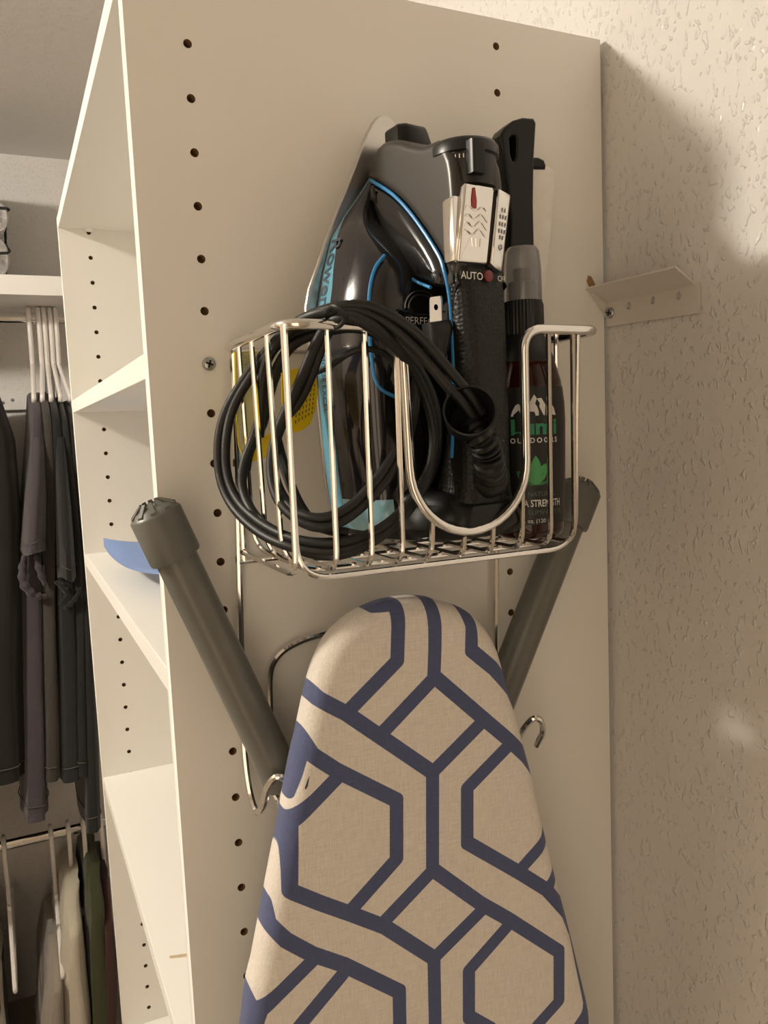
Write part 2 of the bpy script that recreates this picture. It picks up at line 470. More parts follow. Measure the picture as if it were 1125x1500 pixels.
# ------------------------------------------------------------------ wall bracket
br = thing('wall_bracket', 'cream metal angle bracket screwed to the textured wall beside the panel edge', 'bracket', (XW, -.048, -.158))
xp = XW - .0016
plate_pts = [(-.0005, -.1655), (-.0955, -.1683), (-.0955, -.1478), (-.0005, -.1462)]
cu = bpy.data.curves.new('c', 'CURVE'); cu.dimensions = '2D'; cu.fill_mode = 'BOTH'; cu.extrude = .0008
def _poly(pts):
    s = cu.splines.new('POLY'); s.points.add(len(pts) - 1)
    for p, (a, b) in zip(s.points, pts): p.co = (a, b, 0, 1)
    s.use_cyclic_u = True
_poly(plate_pts)
for u_, v_ in ((922, 448), (957, 440), (995, 433)):
    a, b = (u_ - 562.5) / FOC, (v_ - 750) / FOC
    d = V([RT[0][i] * a + RT[1][i] * b + RT[2][i] for i in range(3)]); p = CAM + d * ((xp - CAM.x) / d.x)
    _poly([(p.y + .0028 * math.cos(2 * pi * k / 14), p.z + .0028 * math.sin(2 * pi * k / 14)) for k in range(14)])
o = bpy.data.objects.new('c', cu); COL.objects.link(o)
dg = bpy.context.evaluated_depsgraph_get(); me = bpy.data.meshes.new_from_object(o.evaluated_get(dg)); bpy.data.objects.remove(o)
me.materials.clear()
for v in me.vertices: v.co = V((xp - v.co.z, v.co.x, v.co.y))
link('wall_plate', me, M['bracket'], br, smooth=False)
fl = MB()
q = [V((xp, -.0035, -.1462)), V((xp, -.0925, -.1478)), V((xp - .020, -.0942, -.1372)), V((xp - .020, -.0006, -.1355))]
nn = (q[1] - q[0]).cross(q[3] - q[0]).normalized() * .0014
fl.add([a for a in q] + [a + nn for a in q], [(0, 1, 2, 3), (7, 6, 5, 4), (0, 4, 5, 1), (1, 5, 6, 2), (2, 6, 7, 3), (3, 7, 4, 0)])
fl.build('flange', M['bracket'], br, smooth=False)
ga = MB()
q = [V((xp, -.0008, -.1600)), V((xp, -.0008, -.1462)), V((xp - .020, -.0008, -.1355))]
ga.add(q + [a - V((0, .0012, 0)) for a in q], [(0, 1, 2), (5, 4, 3), (0, 3, 4, 1), (1, 4, 5, 2), (2, 5, 3, 0)])
ga.build('end_gusset', M['bracket'], br, smooth=False)
screw('screw', (xp - .0008, -.0060, -.1555), (-1, -.25, 0), .0042, br)

# ------------------------------------------------------------------ wire rack (back frame, hooks, basket)
rack = thing('wire_rack', 'chrome wire rack with a U-notched basket mounted on the white panel', 'rack', (.148, -.004, -.40))
BX0, BX1, BY0, BY1, BZ0, BZ1 = .0495, .2512, -.0065, -.1180, -.3140, -.1830
WR, RR = .00165, .0029
# one bent wire: frame side, hook, inner hoop, mirrored to the other side
XM = .1455
left = [at(u, v, y) for u, v, y in ((341, 505, -.0055), (347, 700, -.0055), (352, 900, -.0055), (356, 1050, -.0055), (359, 1110, -.007), (366, 1160, -.013),
        (376, 1189, -.022), (386, 1178, -.032), (391, 1155, -.041), (404, 1138, -.047), (418, 1142, -.048), (425, 1160, -.045), (422, 1181, -.036),
        (413, 1180, -.022), (402, 1160, -.012), (396, 1130, -.0075))]
hoop = [at(u, v, -.006) for u, v in ((397, 1060), (396, 1010), (397, 985), (403, 968), (418, 952), (445, 938), (475, 929), (505, 922))]
half_ = left + hoop
topz = half_[-1].z
mir = [V((2 * XM - p.x, p.y, p.z)) for p in hoop[::-1]]
mid = [V((XM - .012, -.006, topz + .0045)), V((XM + .012, -.006, topz + .0045))]
tube('back_frame', spline(half_ + mid + mir, 6), .0023, M['chrome'], rack, seg=8)
DXH = .2375 - left[3].x
tube('back_frame', spline([p + V((DXH + (.0038 if k < 5 else .0018 if k < 7 else 0), 0, 0)) for k, p in enumerate(left[:13])], 6), .0023, M['chrome'], rack, seg=8)
for xx in (BX0 + .0025, BX1 - .0095):
    tube('corner_post', [V((xx, BY0, BZ1)), V((xx - .001, BY0, BZ0 - .0065))], .0020, M['chrome'], rack)
tube('back_rail', [V((.0475, -.0068, BZ0 - .0065)), V((.2425, -.0068, BZ0 - .0065))], .0016, M['chrome'], rack)
tube('back_rail', [V((.0500, -.0068, BZ1 - .003)), V((.2500, -.0068, BZ1 - .003))], .0018, M['chrome'], rack)
# top rim: left side, front, U notch, front, right side
UX0, UX1, UB = .1180, .1950, -.2990
rc = (UX1 - UX0) / 2; ucx = (UX0 + UX1) / 2
path = rounded([(BX0, BY0, BZ1), (BX0, BY1, BZ1), (UX0 - .002, BY1, BZ1 - .001), (UX0 + .001, BY1, UB + rc + .003)], .014, 7)[:-1]
path += [V((ucx - rc * math.cos(a), BY1, UB + rc - rc * math.sin(a))) for a in [pi * k / 20 for k in range(21)]]
path += rounded([(UX1, BY1, UB + rc + .003), (UX1 + .0005, BY1, BZ1 - .001), (BX1, BY1, BZ1 - .001), (BX1, BY0, BZ1 - .002)], .013, 7)[1:]
tube('top_rim', path, RR, M['chrome'], rack, seg=10)
FRX = (BX0 + .0010, .0738, .0948, .1135, .1318, .1525, .1722, .1935, .2145, .2325)
def notch_z(x):
    if x < UX0 - .003 or x > UX1 + .003: return BZ1
    t = min(1, max(-1, (x - ucx) / rc)); return UB + rc - rc * math.sqrt(max(0, 1 - t * t))
for x in FRX:
    zt = notch_z(x)
    if x == .1935: zt = -.268
    tube('front_wire', rounded([(x, BY1 + .002, zt), (x - .0006, BY1 + .003, BZ0), (x - .0010, BY0, BZ0)], .013, 6), WR, M['chrome'], rack)
for y in (-.030, -.058, -.088):
    tube('side_wire', rounded([(BX0, y, BZ1), (BX0 + .002, y, BZ0 - .0025), (BX1 - .012, y, BZ0 - .0025), (BX1 - .010, y, BZ1)], .024, 8), WR, M['chrome'], rack)
tube('front_loop', rounded([(BX0 + .0010, BY1 + .0045, BZ1), (BX0 + .0026, BY1 + .0065, BZ0 - .003), (.2350, BY1 + .0065, BZ0 - .003), (.2385, BY1 + .0045, BZ1)], .020, 8), WR, M['chrome'], rack)
slab('mount_plate', [(.052, -.186), (.066, -.186), (.066, -.209), (.052, -.209)], -.0056, -.0035, .0009, lambda a, b, t: V((a, t, b)), M['chrome'], rack, seg=2)
screw('screw', at(354, 533, -.0058), (0, -1, 0), .0036, rack)

# ------------------------------------------------------------------ steam iron
ITH = math.radians(9.5); IC = V((.157, -.022, -.3095))
EW = V((math.cos(ITH), math.sin(ITH), 0)); EN = V((math.sin(ITH), -math.cos(ITH), 0)); EA = V((0, 0, 1))
MMS = 1 / 1000
def I(wv, n, a): return IC + EW * (wv * MMS) + EN * (n * MMS) + EA * ((a + 4.5) * MMS)
iron = thing('steam_iron', 'black and grey steam iron with blue trim standing on its heel in the wire basket', 'iron', tuple(IC))
def interp(tab, x):
    if x <= tab[0][0]: return tab[0][1]
    for (x0, y0), (x1, y1) in zip(tab, tab[1:]):
        if x <= x1: return y0 + (y1 - y0) * (x - x0) / (x1 - x0)
    return tab[-1][1]
SOLE = [(0, 40), (4, 50), (14, 55), (37, 58.5), (63, 60), (99, 62), (125, 65.5), (143, 66.5), (155, 63.5), (169, 57), (186, 49.5), (204, 41), (220, 32.5), (233, 26), (246, 20), (256, 14.5), (263, 10), (267, 6), (269, 2)]
pts = [(-wv, a) for a, wv in SOLE] + [(wv, a) for a, wv in SOLE[::-1]]
slab('soleplate', pts, -1.5, 2.0, 1.2, lambda a, b, t: I(a, t, b), M['steel'], iron, seg=2)
BASE = [(4, 50), (8, 54), (15, 55.6), (50, 59.5), (99, 60.8), (130, 60), (143, 58.7), (164, 53.6), (187, 45.8), (200, 36.8), (214, 25), (225, 16.5), (236, 9.5), (244, 4.0)]
def bw(a): return interp(BASE, a)
STRIP = [(4, 17), (150, 17), (166, 14), (186, 9), (198, 4.2), (203, 3)]
HT = [(4, 46), (12, 50), (150, 50), (165, 46), (176, 37), (187, 26), (194, 19), (200, 14), (207, 10), (214, 8), (225, 7), (244, 6)]
A_ = [4, 7, 11, 16, 20, 24, 29, 40, 60, 80, 99, 115, 130, 143, 154, 164, 176, 187, 194, 200, 207, 214, 220, 225, 231, 236, 240, 244]
rows = []; verts = []; faces = []; fm = []
for a in A_:
    b_ = bw(a); s = interp(STRIP, a); h = interp(HT, a)
    sm = lambda f: min(f, 1)
    ring = [(2, b_ - .6), (3, b_), (max(s, 3.4), b_ * .985), (s + (h - s) * .35, b_ * .965), (s + (h - s) * .7, b_ * .92), (h * .96, b_ * .84), (h * 1.03, b_ * .72), (h * 1.09, b_ * .45), (h * 1.12, 0)]
    ring = [(-wv, n) for n, wv in ring] + [(wv, n) for n, wv in ring[-2::-1]]
    rows.append(len(verts)); verts += [I(wv, n, a) for wv, n in ring]
nr = 17
for i in range(len(A_) - 1):
    for j in range(nr - 1):
        faces.append((rows[i] + j, rows[i] + j + 1, rows[i + 1] + j + 1, rows[i + 1] + j))
        seg_ = j if j < 8 else 15 - j
        am = (A_[i] + A_[i + 1]) / 2
        fm.append(1 if seg_ == 1 else (2 if (am < 24 and 2 <= seg_ <= 5) else (3 if (seg_ >= 6) else 0)))
    faces.append((rows[i] + nr - 1, rows[i], rows[i + 1], rows[i + 1] + nr - 1)); fm.append(0)
faces.append(tuple(range(nr))); fm.append(0); faces.append(tuple(rows[-1] + j for j in range(nr))); fm.append(0)
body = link('water_tank', pydata('tank', verts, faces, fm), [M['irontank'], M['ironaqua'], M['ironaqua2'], M['ironblack']], iron, angle=35)
def side_pt(a, n, out=.35):   # left wall of the tank near the sole
    b_ = bw(a); return I(-(b_ * (1 - .015 * (n - 3) / 14) + out), n, a)
lettering('brand_lettering', 'Rowenta', 15.5, lambda x, y: side_pt(158 - x, 9.3 + y * .9), M['lettergrey'], body, bold=.12)
lettering('model_lettering', 'MODE EXCEL', 6.0, lambda x, y: side_pt(96 - x, 9.5 + y), M['lettergrey'], body)
# blue edge along the tank's rim
for s_ in (-1, 1):
    rim = [(168, -38, 49), (160, -45.5, 49.5), (147, -50, 49.5), (130, -51.5, 50), (110, -51.5, 50.5), (92, -48, 51), (84, -36, 54.5)]
    tube('blue_rim', spline([I(s_ * -wv if s_ > 0 else wv, n, a) for a, wv, n in rim], 5), .0011, M['ironblue'], iron)
# hood (front post) with the knob cap, dial and handle
gw = lambda n, a: interp([(10, 24), (30, 19), (50, 17.2), (90, 16.6), (120, 17.2), (150, 18.3)], a)
HW = lambda n, a: 18.8 if n > 60 else 18.8 + (60 - n) * .03
flank = lambda n, a, t: I(t, n, a)
hood = spline([V((5, 227, 0)), V((8, 238, 0)), V((18, 243, 0)), V((36, 241, 0)), V((54, 233, 0)), V((66, 229, 0)), V((80, 227, 0)), V((90, 214, 0)), V((92.5, 190, 0)), V((93, 165, 0)),
               V((90, 152, 0)), V((84.5, 143, 0)), V((81, 155, 0)), V((75, 166, 0)), V((54, 190.5, 0)), V((34, 208.5, 0)), V((11, 223, 0))], 3, True)
def hood_half(n, a):
    base = max(4.0, min(19, bw(min(243, a)) + 2.0 + n * .55))
    return base
slab('hood', [(p.x, p.y) for p in hood], 0, 0, 4.5, flank, M['irongrey'], iron, seg=5, half=hood_half)
bulb = spline([V((9, 222, 0)), V((34, 208, 0)), V((54, 190, 0)), V((75, 165.5, 0)), V((83, 146, 0)), V((73, 146.5, 0)), V((58, 152, 0)), V((46, 158, 0)), V((36, 168, 0)), V((24, 184, 0)), V((12, 203, 0))], 3, True)
slab('front_post', [(p.x, p.y) for p in bulb], 0, 0, 7.5, flank, M['ironblack'], iron, seg=5, half=lambda n, a: max(4.0, min(21.5, bw(min(243, a)) + 2.5 + n * .6)))
for s_ in (-1, 1):
    line = [(11, 223), (34, 208.5), (54, 190.5), (75, 166), (81, 154), (83, 141), (83.5, 126), (83.5, 105), (83, 88), (82, 70), (80, 48)]
    tube('blue_line', spline([I(s_ * (hood_half(n, a) + .3 if a > 150 else gw(n, a) + .1), n, a) for n, a in line], 6), .00115, M['ironblue'], iron)
    line = [(46, 158.5), (58, 152), (70, 147)]
    tube('blue_line', spline([I(s_ * 21.0, n, a) for n, a in line], 5), .0010, M['ironblue'], iron)
knob = slab('filler_cap', [(-13.5, 20), (-14, 34), (-9, 38), (9, 38), (14, 34), (13.5, 20)], 238, 253.5, 3, lambda a, b, t: I(a * (1 - (t - 238) * .012), b - (t - 238) * .25, t), M['brushblack'], iron, seg=3)
dial = lathe('steam_dial', [(19.5, 200), (19.5, 209), (18, 210), (18, 223), (19.8, 224), (19.8, 228), (18, 230.5), (16.8, 230.8), (16, 229.6), (0, 229.4)],
             I(0, 80, 0) , M['capblack'], iron, axis=EA * 1, seg=40) if False else None
prof = [(0, .206), (.0176, .206), (.0178, .2085), (.0180, .2095), (.0182, .2225), (.0198, .2235), (.0198, .2285), (.0182, .2308), (.0168, .2312), (.0160, .2300), (0, .2298)]
dial = lathe('steam_dial', prof, I(0, 79, -4.5), M['capblack'], iron, axis=EA, seg=40)
slab('dial_tab', [(-4.6, 206), (-4.6, 224), (4.6, 224), (4.6, 206)], 95, 102, 1.2, lambda a, b, t: I(a - 7.5, t - 1.5, b - 1), M['brushblack'], dial, seg=2)
def dial_pt(x, y, c=-.86, rr=18.5):   # c: angle to the left of the dial's front
    an = c + x / rr; return I(rr * math.sin(an), 79 + rr * math.cos(an), y)
# little steam-cloud mark on the dial
flatpoly('steam_mark', [[(-4, 218), (4, 218), (4.4, 219.2), (3.2, 220.4), (1.8, 220.6), (.6, 221.8), (-1.2, 221.4), (-2, 220.4), (-3.6, 220.2), (-4.4, 219)]]
         + [[(k, 214.6), (k + .6, 214.6), (k + .6, 216.8), (k, 216.8)] for k in (-2.6, -.3, 2)], dial_pt, M['letterwhite'], dial)
# chrome buttons in a V on top of the handle
def button(pts, n0, n1, tilt, nm='chrome_button'):
    cx = sum(p[0] for p in pts) / len(pts)
    return slab(nm, pts, n0, n1, 1.6, lambda a, b, t: I(a, t + tilt * (a - cx) + (b - 155) * .03, b), M['chromebright'], iron, seg=3)
b1 = button([(-16, 198), (-14.5, 200), (4.5, 199.5), (5.5, 197.5), (.2, 158), (-.8, 156.8), (-20.5, 157), (-21.3, 158.5)], 90, 96, .05)
b2 = button([(8.8, 198.5), (10, 199.5), (20.5, 198.5), (21.2, 197), (12, 154.5), (11, 153.5), (2.2, 156.2), (1.6, 157.5)], 90, 96, -.25)
slab('chrome_cheek', [(-22, 191), (-20.5, 193), (-13.5, 193), (-13, 190), (-19.6, 158), (-22.2, 158)], 84, 93.5, .7, lambda a, b, t: I(a, t, b), M['chromebright'], iron, seg=2)
slab('button_well', [(-13, 200), (18, 200), (13, 150), (-16, 150)], 86, 91.5, 1, lambda a, b, t: I(a, t, b), M['dark'], iron, seg=2)
def on_b1(x, y): return I(-8.2 + x, 96.15 + .05 * (x - 0) + (180 + y - 155) * .03, 180 + y)
mb = MB()
for k in range(4):
    pth = [on_b1(-8 + 16 * t / 12, 7 - k * 4.2 + 1.7 * math.sin(t / 12 * 2 * pi * 1.6 + k * .5) - 6 * abs(t / 12 - .5) * .5) for t in range(13)]
    mb.tube(pth, .00042, 5)
for k in range(3): mb.tube([on_b1(-3 + k * 3, -9.5), on_b1(-2.4 + k * 2.5, -14)], .00035, 5)
mb.build('steam_burst_emboss', M['chromebright'], b1)
def on_b2(x, y): return I(11.5 + x - .0 + y * .17, 96.2 - .25 * (x + y * .17) + (178 + y - 155) * .03, 178 + y)
mb = MB()
mb.tube([on_b2(1.4 * math.cos(2 * pi * k / 10), -11 + 1.4 * math.sin(2 * pi * k / 10)) for k in range(10)], .0003, 5, True)
for r_, c_ in ((-6.5, 2), (-3, 3), (1, 3), (5, 3), (9, 2)):
    for k in range(c_): mb.tube([on_b2((k - (c_ - 1) / 2) * 2.4, r_), on_b2((k - (c_ - 1) / 2) * 2.8, r_ + 2.2)], .00032, 5)
mb.build('spray_emboss', M['zinc'], b2)
slab('red_mark', [(-1.6, 0), (1.6, 0), (1.9, 4), (.8, 11), (-.8, 11), (-1.8, 5)], 0, .4, .15, lambda a, b, t: on_b1(-1.5 + a, 6.5 + b) + EN * (t * MMS), mat('red_reflector', (.35, .04, .03, 1), .3), b1, seg=1)
# handle grip and heel
GW = 16.8
grip = spline([V((92, 157, 0)), V((95.5, 140, 0)), V((97, 118, 0)), V((97.5, 90, 0)), V((97.5, 62, 0)), V((96, 38, 0)), V((92, 16, 0)), V((66, 10, 0)), V((60, 24, 0)), V((66, 46, 0)), V((70, 70, 0)), V((71.5, 100, 0)), V((73, 125, 0)), V((77, 146, 0)), V((84, 155, 0))], 3, True)
gw = lambda n, a: interp([(10, 24), (30, 19), (50, 17.2), (90, 16.6), (120, 17.2), (150, 18.3)], a)
handle = slab('handle_grip', [(p.x, p.y) for p in grip], 0, 0, 9.5, flank, M['irongrip'], iron, seg=6, half=gw)
lettering('auto_lettering', 'AUTO', 5.8, lambda x, y: I(-12.4 + x, 96.9, 149.5 + y), M['letterwhite'], handle, bold=.05)
lettering('off_lettering', 'OFF', 4.6, lambda x, y: I(11.2 + x * .9, 96.0 - max(0, (11.2 + x - 10)) * .28, 149.5 + y), M['letterwhite'], handle)
lathe('auto_off_light', [(3.4 * MMS, 0), (3.2 * MMS, .0008), (2 * MMS, .0013), (0, .0015)], I(.4, 95.9, 150.5), M['led'], handle, axis=EN, seg=20)
heel = slab('heel_rest', spline and [(4, 0), (40, -1), (78, -1), (92, 1), (97, 8), (96, 20), (84, 27), (60, 30), (30, 30), (4, 29)], 0, 0, 6, flank, M['ironheel'], iron, seg=5,
            half=lambda n, a: interp([(4, 52), (40, 46), (70, 37), (85, 30), (97, 24)], n) - max(0, a - 8) * .35)
# cord exit: ball joint, ribbed strain relief, open cup
JP = I(-1.5, 92, 36); CP = at(687, 610, -.142)
lathe('ball_joint', [(0, -.0125)] + [(.0130 * math.sin(pi * k / 12), -.0130 * math.cos(pi * k / 12)) for k in range(1, 12)] + [(0, .0130)], JP, M['ironheel'], iron, axis=EN, seg=24)
cupdir = (V((-.42, -.80, .34))).normalized()
pth = spline([JP + EN * .004, at(717, 680, -.136), at(713, 660, -.141), at(703, 640, -.143), CP - cupdir * .010], 14)
rad = [(.0092 - .0016 * k / len(pth)) * (1.0 if k % 5 < 3 else .76) for k in range(len(pth))]
tube('strain_relief', pth, rad, M['ironheel'], iron, seg=20, angle=50)
lathe('cord_cup', [(.005, -.020), (.009, -.013), (.0128, -.004), (.0139, .006), (.0142, .0085), (.0132, .0088), (.0125, .004), (.0098, -.008), (0, -.012)], CP, M['ironheel'], iron, axis=cupdir, seg=36)
# logo on the tank's top, under the handle
mb = MB()
def toppt(x, y): return I(-17 + x, 56.6 - .06 * abs(-17 + x), 133 + y)
for r_ in (9.5, 12.0):
    mb.tube([toppt(r_ * math.cos(a), 4 + r_ * .9 * math.sin(a)) for a in [pi * k / 14 for k in range(3, 15)]], .0004, 5)
mb.tube([toppt(-17 + 34 * t / 8, 3.4 - 2.5 * math.sin(pi * t / 8)) for t in range(9)], .0006, 5)
mb.build('logo_arc', M['lettergrey'] if False else M['zinc'], body)
lettering('perfect_lettering', 'PERFECT', 6.2, lambda x, y: toppt(x, -3.2 + y), M['letterwhite'], body)

# ---- power cord, plug and warning tag
CR = .0030
c1 = [(693, 612, -.140), (676, 588, -.140), (655, 565, -.139), (632, 537, -.136), (605, 507, -.132), (562, 470, -.127), (515, 454, -.123), (470, 458, -.112), (430, 476, -.092), (390, 515, -.062), (355, 560, -.038),
      (330, 605, -.028), (320, 650, -.026), (323, 700, -.030), (340, 740, -.042), (375, 776, -.066), (420, 799, -.090), (470, 807, -.103), (520, 800, -.107), (565, 777, -.108), (605, 737, -.107), (632, 690, -.104), (641, 640, -.102),
      (630, 582, -.106), (600, 527, -.110), (560, 493, -.109), (518, 480, -.104), (475, 486, -.096), (432, 503, -.082), (407, 537, -.066), (388, 590, -.052), (372, 640, -.044), (357, 682, -.042), (357, 722, -.046), (380, 763, -.064), (430, 801, -.090),
      (485, 814, -.104), (540, 797, -.108), (590, 757, -.109), (625, 702, -.108), (636, 640, -.108), (622, 575, -.112), (592, 522, -.120), (550, 484, -.126), (510, 464, -.125), (483, 474, -.113), (464, 502, -.104), (447, 541, -.096), (429, 582, -.087), (408, 629, -.078),
      (397, 679, -.076), (405, 726, -.084), (432, 758, -.097), (467, 772, -.107), (505, 761, -.110), (549, 723, -.1115), (587, 670, -.111), (606, 605, -.110), (612, 550, -.109), (620, 522, -.106), (632, 512, -.104)]
c2 = [(706, 606, -.140), (690, 580, -.141), (668, 554, -.140), (640, 520, -.138), (612, 490, -.134), (576, 464, -.130), (538, 448, -.126), (492, 450, -.119), (446, 468, -.101), (405, 506, -.074), (368, 552, -.046), (341, 600, -.032), (331, 650, -.031), (334, 700, -.035),
      (352, 738, -.048), (386, 768, -.070), (430, 789, -.093), (480, 795, -.106), (530, 786, -.1085), (575, 761, -.109), (613, 716, -.108), (638, 660, -.106), (638, 600, -.108), (616, 545, -.116), (578, 502, -.124), (538, 472, -.127), (500, 462, -.121), (476, 497, -.105), (455, 553, -.093),
      (438, 588, -.085), (414, 620, -.077), (400, 668, -.072), (407, 712, -.080), (430, 746, -.094), (465, 759, -.106), (505, 747, -.110), (545, 710, -.1115), (578, 665, -.110)]
c3 = [(405, 640, -.066), (412, 668, -.064), (424, 705, -.074), (441, 742, -.086), (465, 770, -.098), (510, 782, -.104)]
c4 = [(455, 548, -.084), (480, 538, -.094), (515, 516, -.104), (545, 512, -.107), (570, 524, -.107), (583, 555, -.106), (586, 620, -.105), (584, 670, -.105)]
cord = MB()
cord.tube(spline([at(*p) for p in c1], 5), CR, 10)
cord.tube(spline([at(*p) for p in c2], 5), CR * .95, 10)
cord.tube(spline([at(*p) for p in c3], 5), CR, 8)
cord.tube(spline([at(*p) for p in c4], 5), .0018, 8)
cord_o = cord.build('power_cord', M['cord'], iron)
c5 = [(380, 640, -.050), (384, 560, -.058), (398, 515, -.070), (430, 488, -.082), (470, 475, -.098)]
pc = MB(); pc.tube(spline([at(*p) for p in c5], 5), CR, 8)
pc.tube(spline([at(*p) for p in ((360, 690, -.040), (366, 660, -.040), (385, 620, -.045), (400, 560, -.056), (425, 505, -.078))], 5), CR, 8)
pc.build('cord_loop', M['cord'], iron)
# cable tie around the bundle where it crosses the rim
tube('cable_tie', spline([at(u, v, y) for u, v, y in ((485, 449, -.128), (497, 452, -.134), (505, 466, -.133), (497, 478, -.126), (486, 478, -.114), (478, 462, -.114))], 4, True), .0012, M['cord'], iron, closed=True)
PY = -.103
plug = slab('plug', [(.008, .000), (.022, .002), (.024, -.003), (.021, -.014), (.016, -.026), (.011, -.024), (.009, -.010)], PY - .007, PY + .006, .003,
            lambda a, b, t: at(604, 484, PY) + V((a, t - PY, b + .004)), M['cord'], iron, seg=3)
pp0 = at(638, 484, PY)
cu = bpy.data.curves.new('c', 'CURVE'); cu.dimensions = '2D'; cu.fill_mode = 'BOTH'; cu.extrude = .0005
_poly([(-.0042, -.004), (.0042, -.004), (.0052, .016), (.0046, .0175), (-.0030, .0165), (-.0036, .0150)])
_poly([(.0006 + .0015 * math.cos(2 * pi * k / 10), .0110 + .0018 * math.sin(2 * pi * k / 10)) for k in range(10)])
o = bpy.data.objects.new('c', cu); COL.objects.link(o)
dg = bpy.context.evaluated_depsgraph_get(); me = bpy.data.meshes.new_from_object(o.evaluated_get(dg)); bpy.data.objects.remove(o); me.materials.clear()
for v in me.vertices: v.co = pp0 + V((v.co.x * .95, v.co.z, v.co.y * 1.0 + .002))
link('prong', me, M['chromebright'], plug, smooth=False)
# yellow warning tag tied to the cord
TG = [(405, 548), (430, 540), (455, 540), (467, 548), (470, 575), (466, 600), (455, 622), (440, 631), (424, 634), (413, 620), (406, 590)]
TY = -.060
tg = [at(u, v, TY) for u, v in TG]
tagp = slab('warning_tag', [(p.x, p.z) for p in tg], -.0004, .0004, .0002, lambda a, b, t: V((a, TY + t + .010 * math.sin((a - .08) * 60), b)), M['yellow'], iron, seg=1, label='yellow plastic warning tag with black print')
mb = MB()
for k in range(6):
    p0, p1 = at(428 + k * 6, 622 - k * 3, TY), at(434 + k * 6, 560, TY)
    for j in range(7):
        a, b = p0.lerp(p1, j / 7 + .02), p0.lerp(p1, j / 7 + .10)
        f_ = lambda q: V((q.x, TY - .0007 + .010 * math.sin((q.x - .08) * 60), q.z))
        mb.tube([f_(a), f_(b)], .00028, 4)
mb.build('printed_lines', M['lettergrey'], tagp)
TS = [(352, 668), (364, 650), (385, 640), (400, 632), (404, 650), (392, 670), (372, 676), (358, 678)]
ts = [at(u, v, -.036) for u, v in TS]
slab('tag_strap', [(p.x, p.z) for p in ts], -.0365, -.0355, .0003, lambda a, b, t: V((a, t, b)), M['yellow'], iron, seg=1, label='yellow loop of the warning tag')
TF = [(344, 516), (382, 512), (388, 600), (384, 650), (356, 668), (347, 655)]
tf = [at(u, v, -.026) for u, v in TF]
slab('tag_sleeve', [(p.x, p.z) for p in tf], -.0264, -.0258, .0002, lambda a, b, t: V((a, t + .006 * math.sin((b + .2) * 40), b)), M['film'], iron, seg=1, label='clear yellowish plastic sleeve')
tube('tag_sleeve_edge', spline([at(u, v, -.0265) for u, v in ((344, 516), (345, 560), (347, 610), (350, 650), (357, 669))], 4), .0007, M['yellow'], iron)

# ------------------------------------------------------------------ spray bottle
BC = at(771, 640, -.079); BC.z = BZ0 + .0022
bot = thing('spray_bottle', 'small amber spray bottle with black label and clear cap in the basket corner', 'bottle', tuple(BC))
BP = [(0, 0), (.019, 0), (.0215, .0015), (.0228, .005), (.0234, .02), (.0242, .05), (.0246, .075), (.0242, .088), (.0225, .100), (.0195, .1105), (.0155, .1190), (.0130, .1235), (.0122, .127), (.0122, .132), (0, .132)]
lathe('bottle_body', BP, BC, M['bottle'], bot, seg=48)
LP = [(interp([(h, r) for r, h in BP[3:9]], h) + .00025, h) for h in (.0095, .02, .035, .05, .065, .075, .085, .0955)]
lab = lathe('bottle_label', LP[:1] + LP + [(LP[-1][0] - .0004, LP[-1][1])], BC, M['label'], bot, seg=48)
lathe('spray_collar', [(0, .1265), (.0128, .1265), (.0130, .130), (.0128, .1475), (.0120, .1500), (0, .1500)], BC, M['capblack'], bot, seg=72, ribs=1, depth=.0005)
lathe('neck_skirt', [(0, .1115), (.0190, .1115), (.0188, .1135), (.0150, .1225), (.0128, .1290), (0, .1290)], BC, M['capblack'], bot, seg=36)
lathe('clear_cap', [(.0121, .1500), (.0119, .1700), (.0108, .1808), (.0090, .1835), (0, .1840)], BC, M['capclear'], bot, seg=36)
lathe('spray_nozzle', [(0, .150), (.0075, .150), (.0075, .162), (.0048, .163), (.0048, .170), (0, .1705)], BC, M['capblack'], bot, seg=24)
camdir = math.atan2(CAM.y - BC.y, CAM.x - BC.x)
LA = camdir + .22
def lab_pt(x, y):
    r = interp([(h, r_) for r_, h in LP], y) + .0002
    an = LA + x / r; return BC + V((r * math.cos(an), r * math.sin(an), y))
L_ = lambda nm, tx, sz, yy, m, **k: lettering(nm, tx, sz, lambda x, y: lab_pt(x, yy + y), M[m], lab, **k)
flatpoly('mountain_mark', [[(-.0150, .0775), (-.0140, .0805), (-.0118, .0842), (-.0098, .0852), (-.0072, .0815), (-.0062, .0775)],
                           [(-.0060, .0775), (-.0040, .0840), (.0000, .0905), (.0016, .0880), (.0004, .0848), (.0016, .0830), (.0026, .0800), (.0024, .0775)],
                           [(.0024, .0880), (.0016, .0880), (.0034, .0850), (.0030, .0830), (.0058, .0775), (.0066, .0775), (.0072, .0840), (.0046, .0882)],
                           [(.0078, .0775), (.0088, .0835), (.0112, .0850), (.0135, .0820), (.0150, .0775)]], lab_pt, M['letterwhite'], lab)
lettering('lumi_lettering', 'Lumi', .0132, lambda x, y: lab_pt(x * 1.20, .0702 + y), M['lettergreen'], lab, bold=.00042)
L_('outdoors_lettering', 'OUTDOORS', .0044, .0622, 'letterwhite', bold=.00012, spacing=1.45)
def leaf(cx, cy, ang, ln, wd):
    P = []
    for k in range(9):
        t = k / 8; P.append((t * ln, wd * math.sin(pi * t) ** .8))
    P += [(x, -y) for x, y in P[-2:0:-1]]
    c, s = math.cos(ang), math.sin(ang)
    return [(cx + x * c - y * s, cy + x * s + y * c) for x, y in P]
def offs(d): return lambda x, y: lab_pt(x, y) + V((math.cos(LA), math.sin(LA), 0)) * d
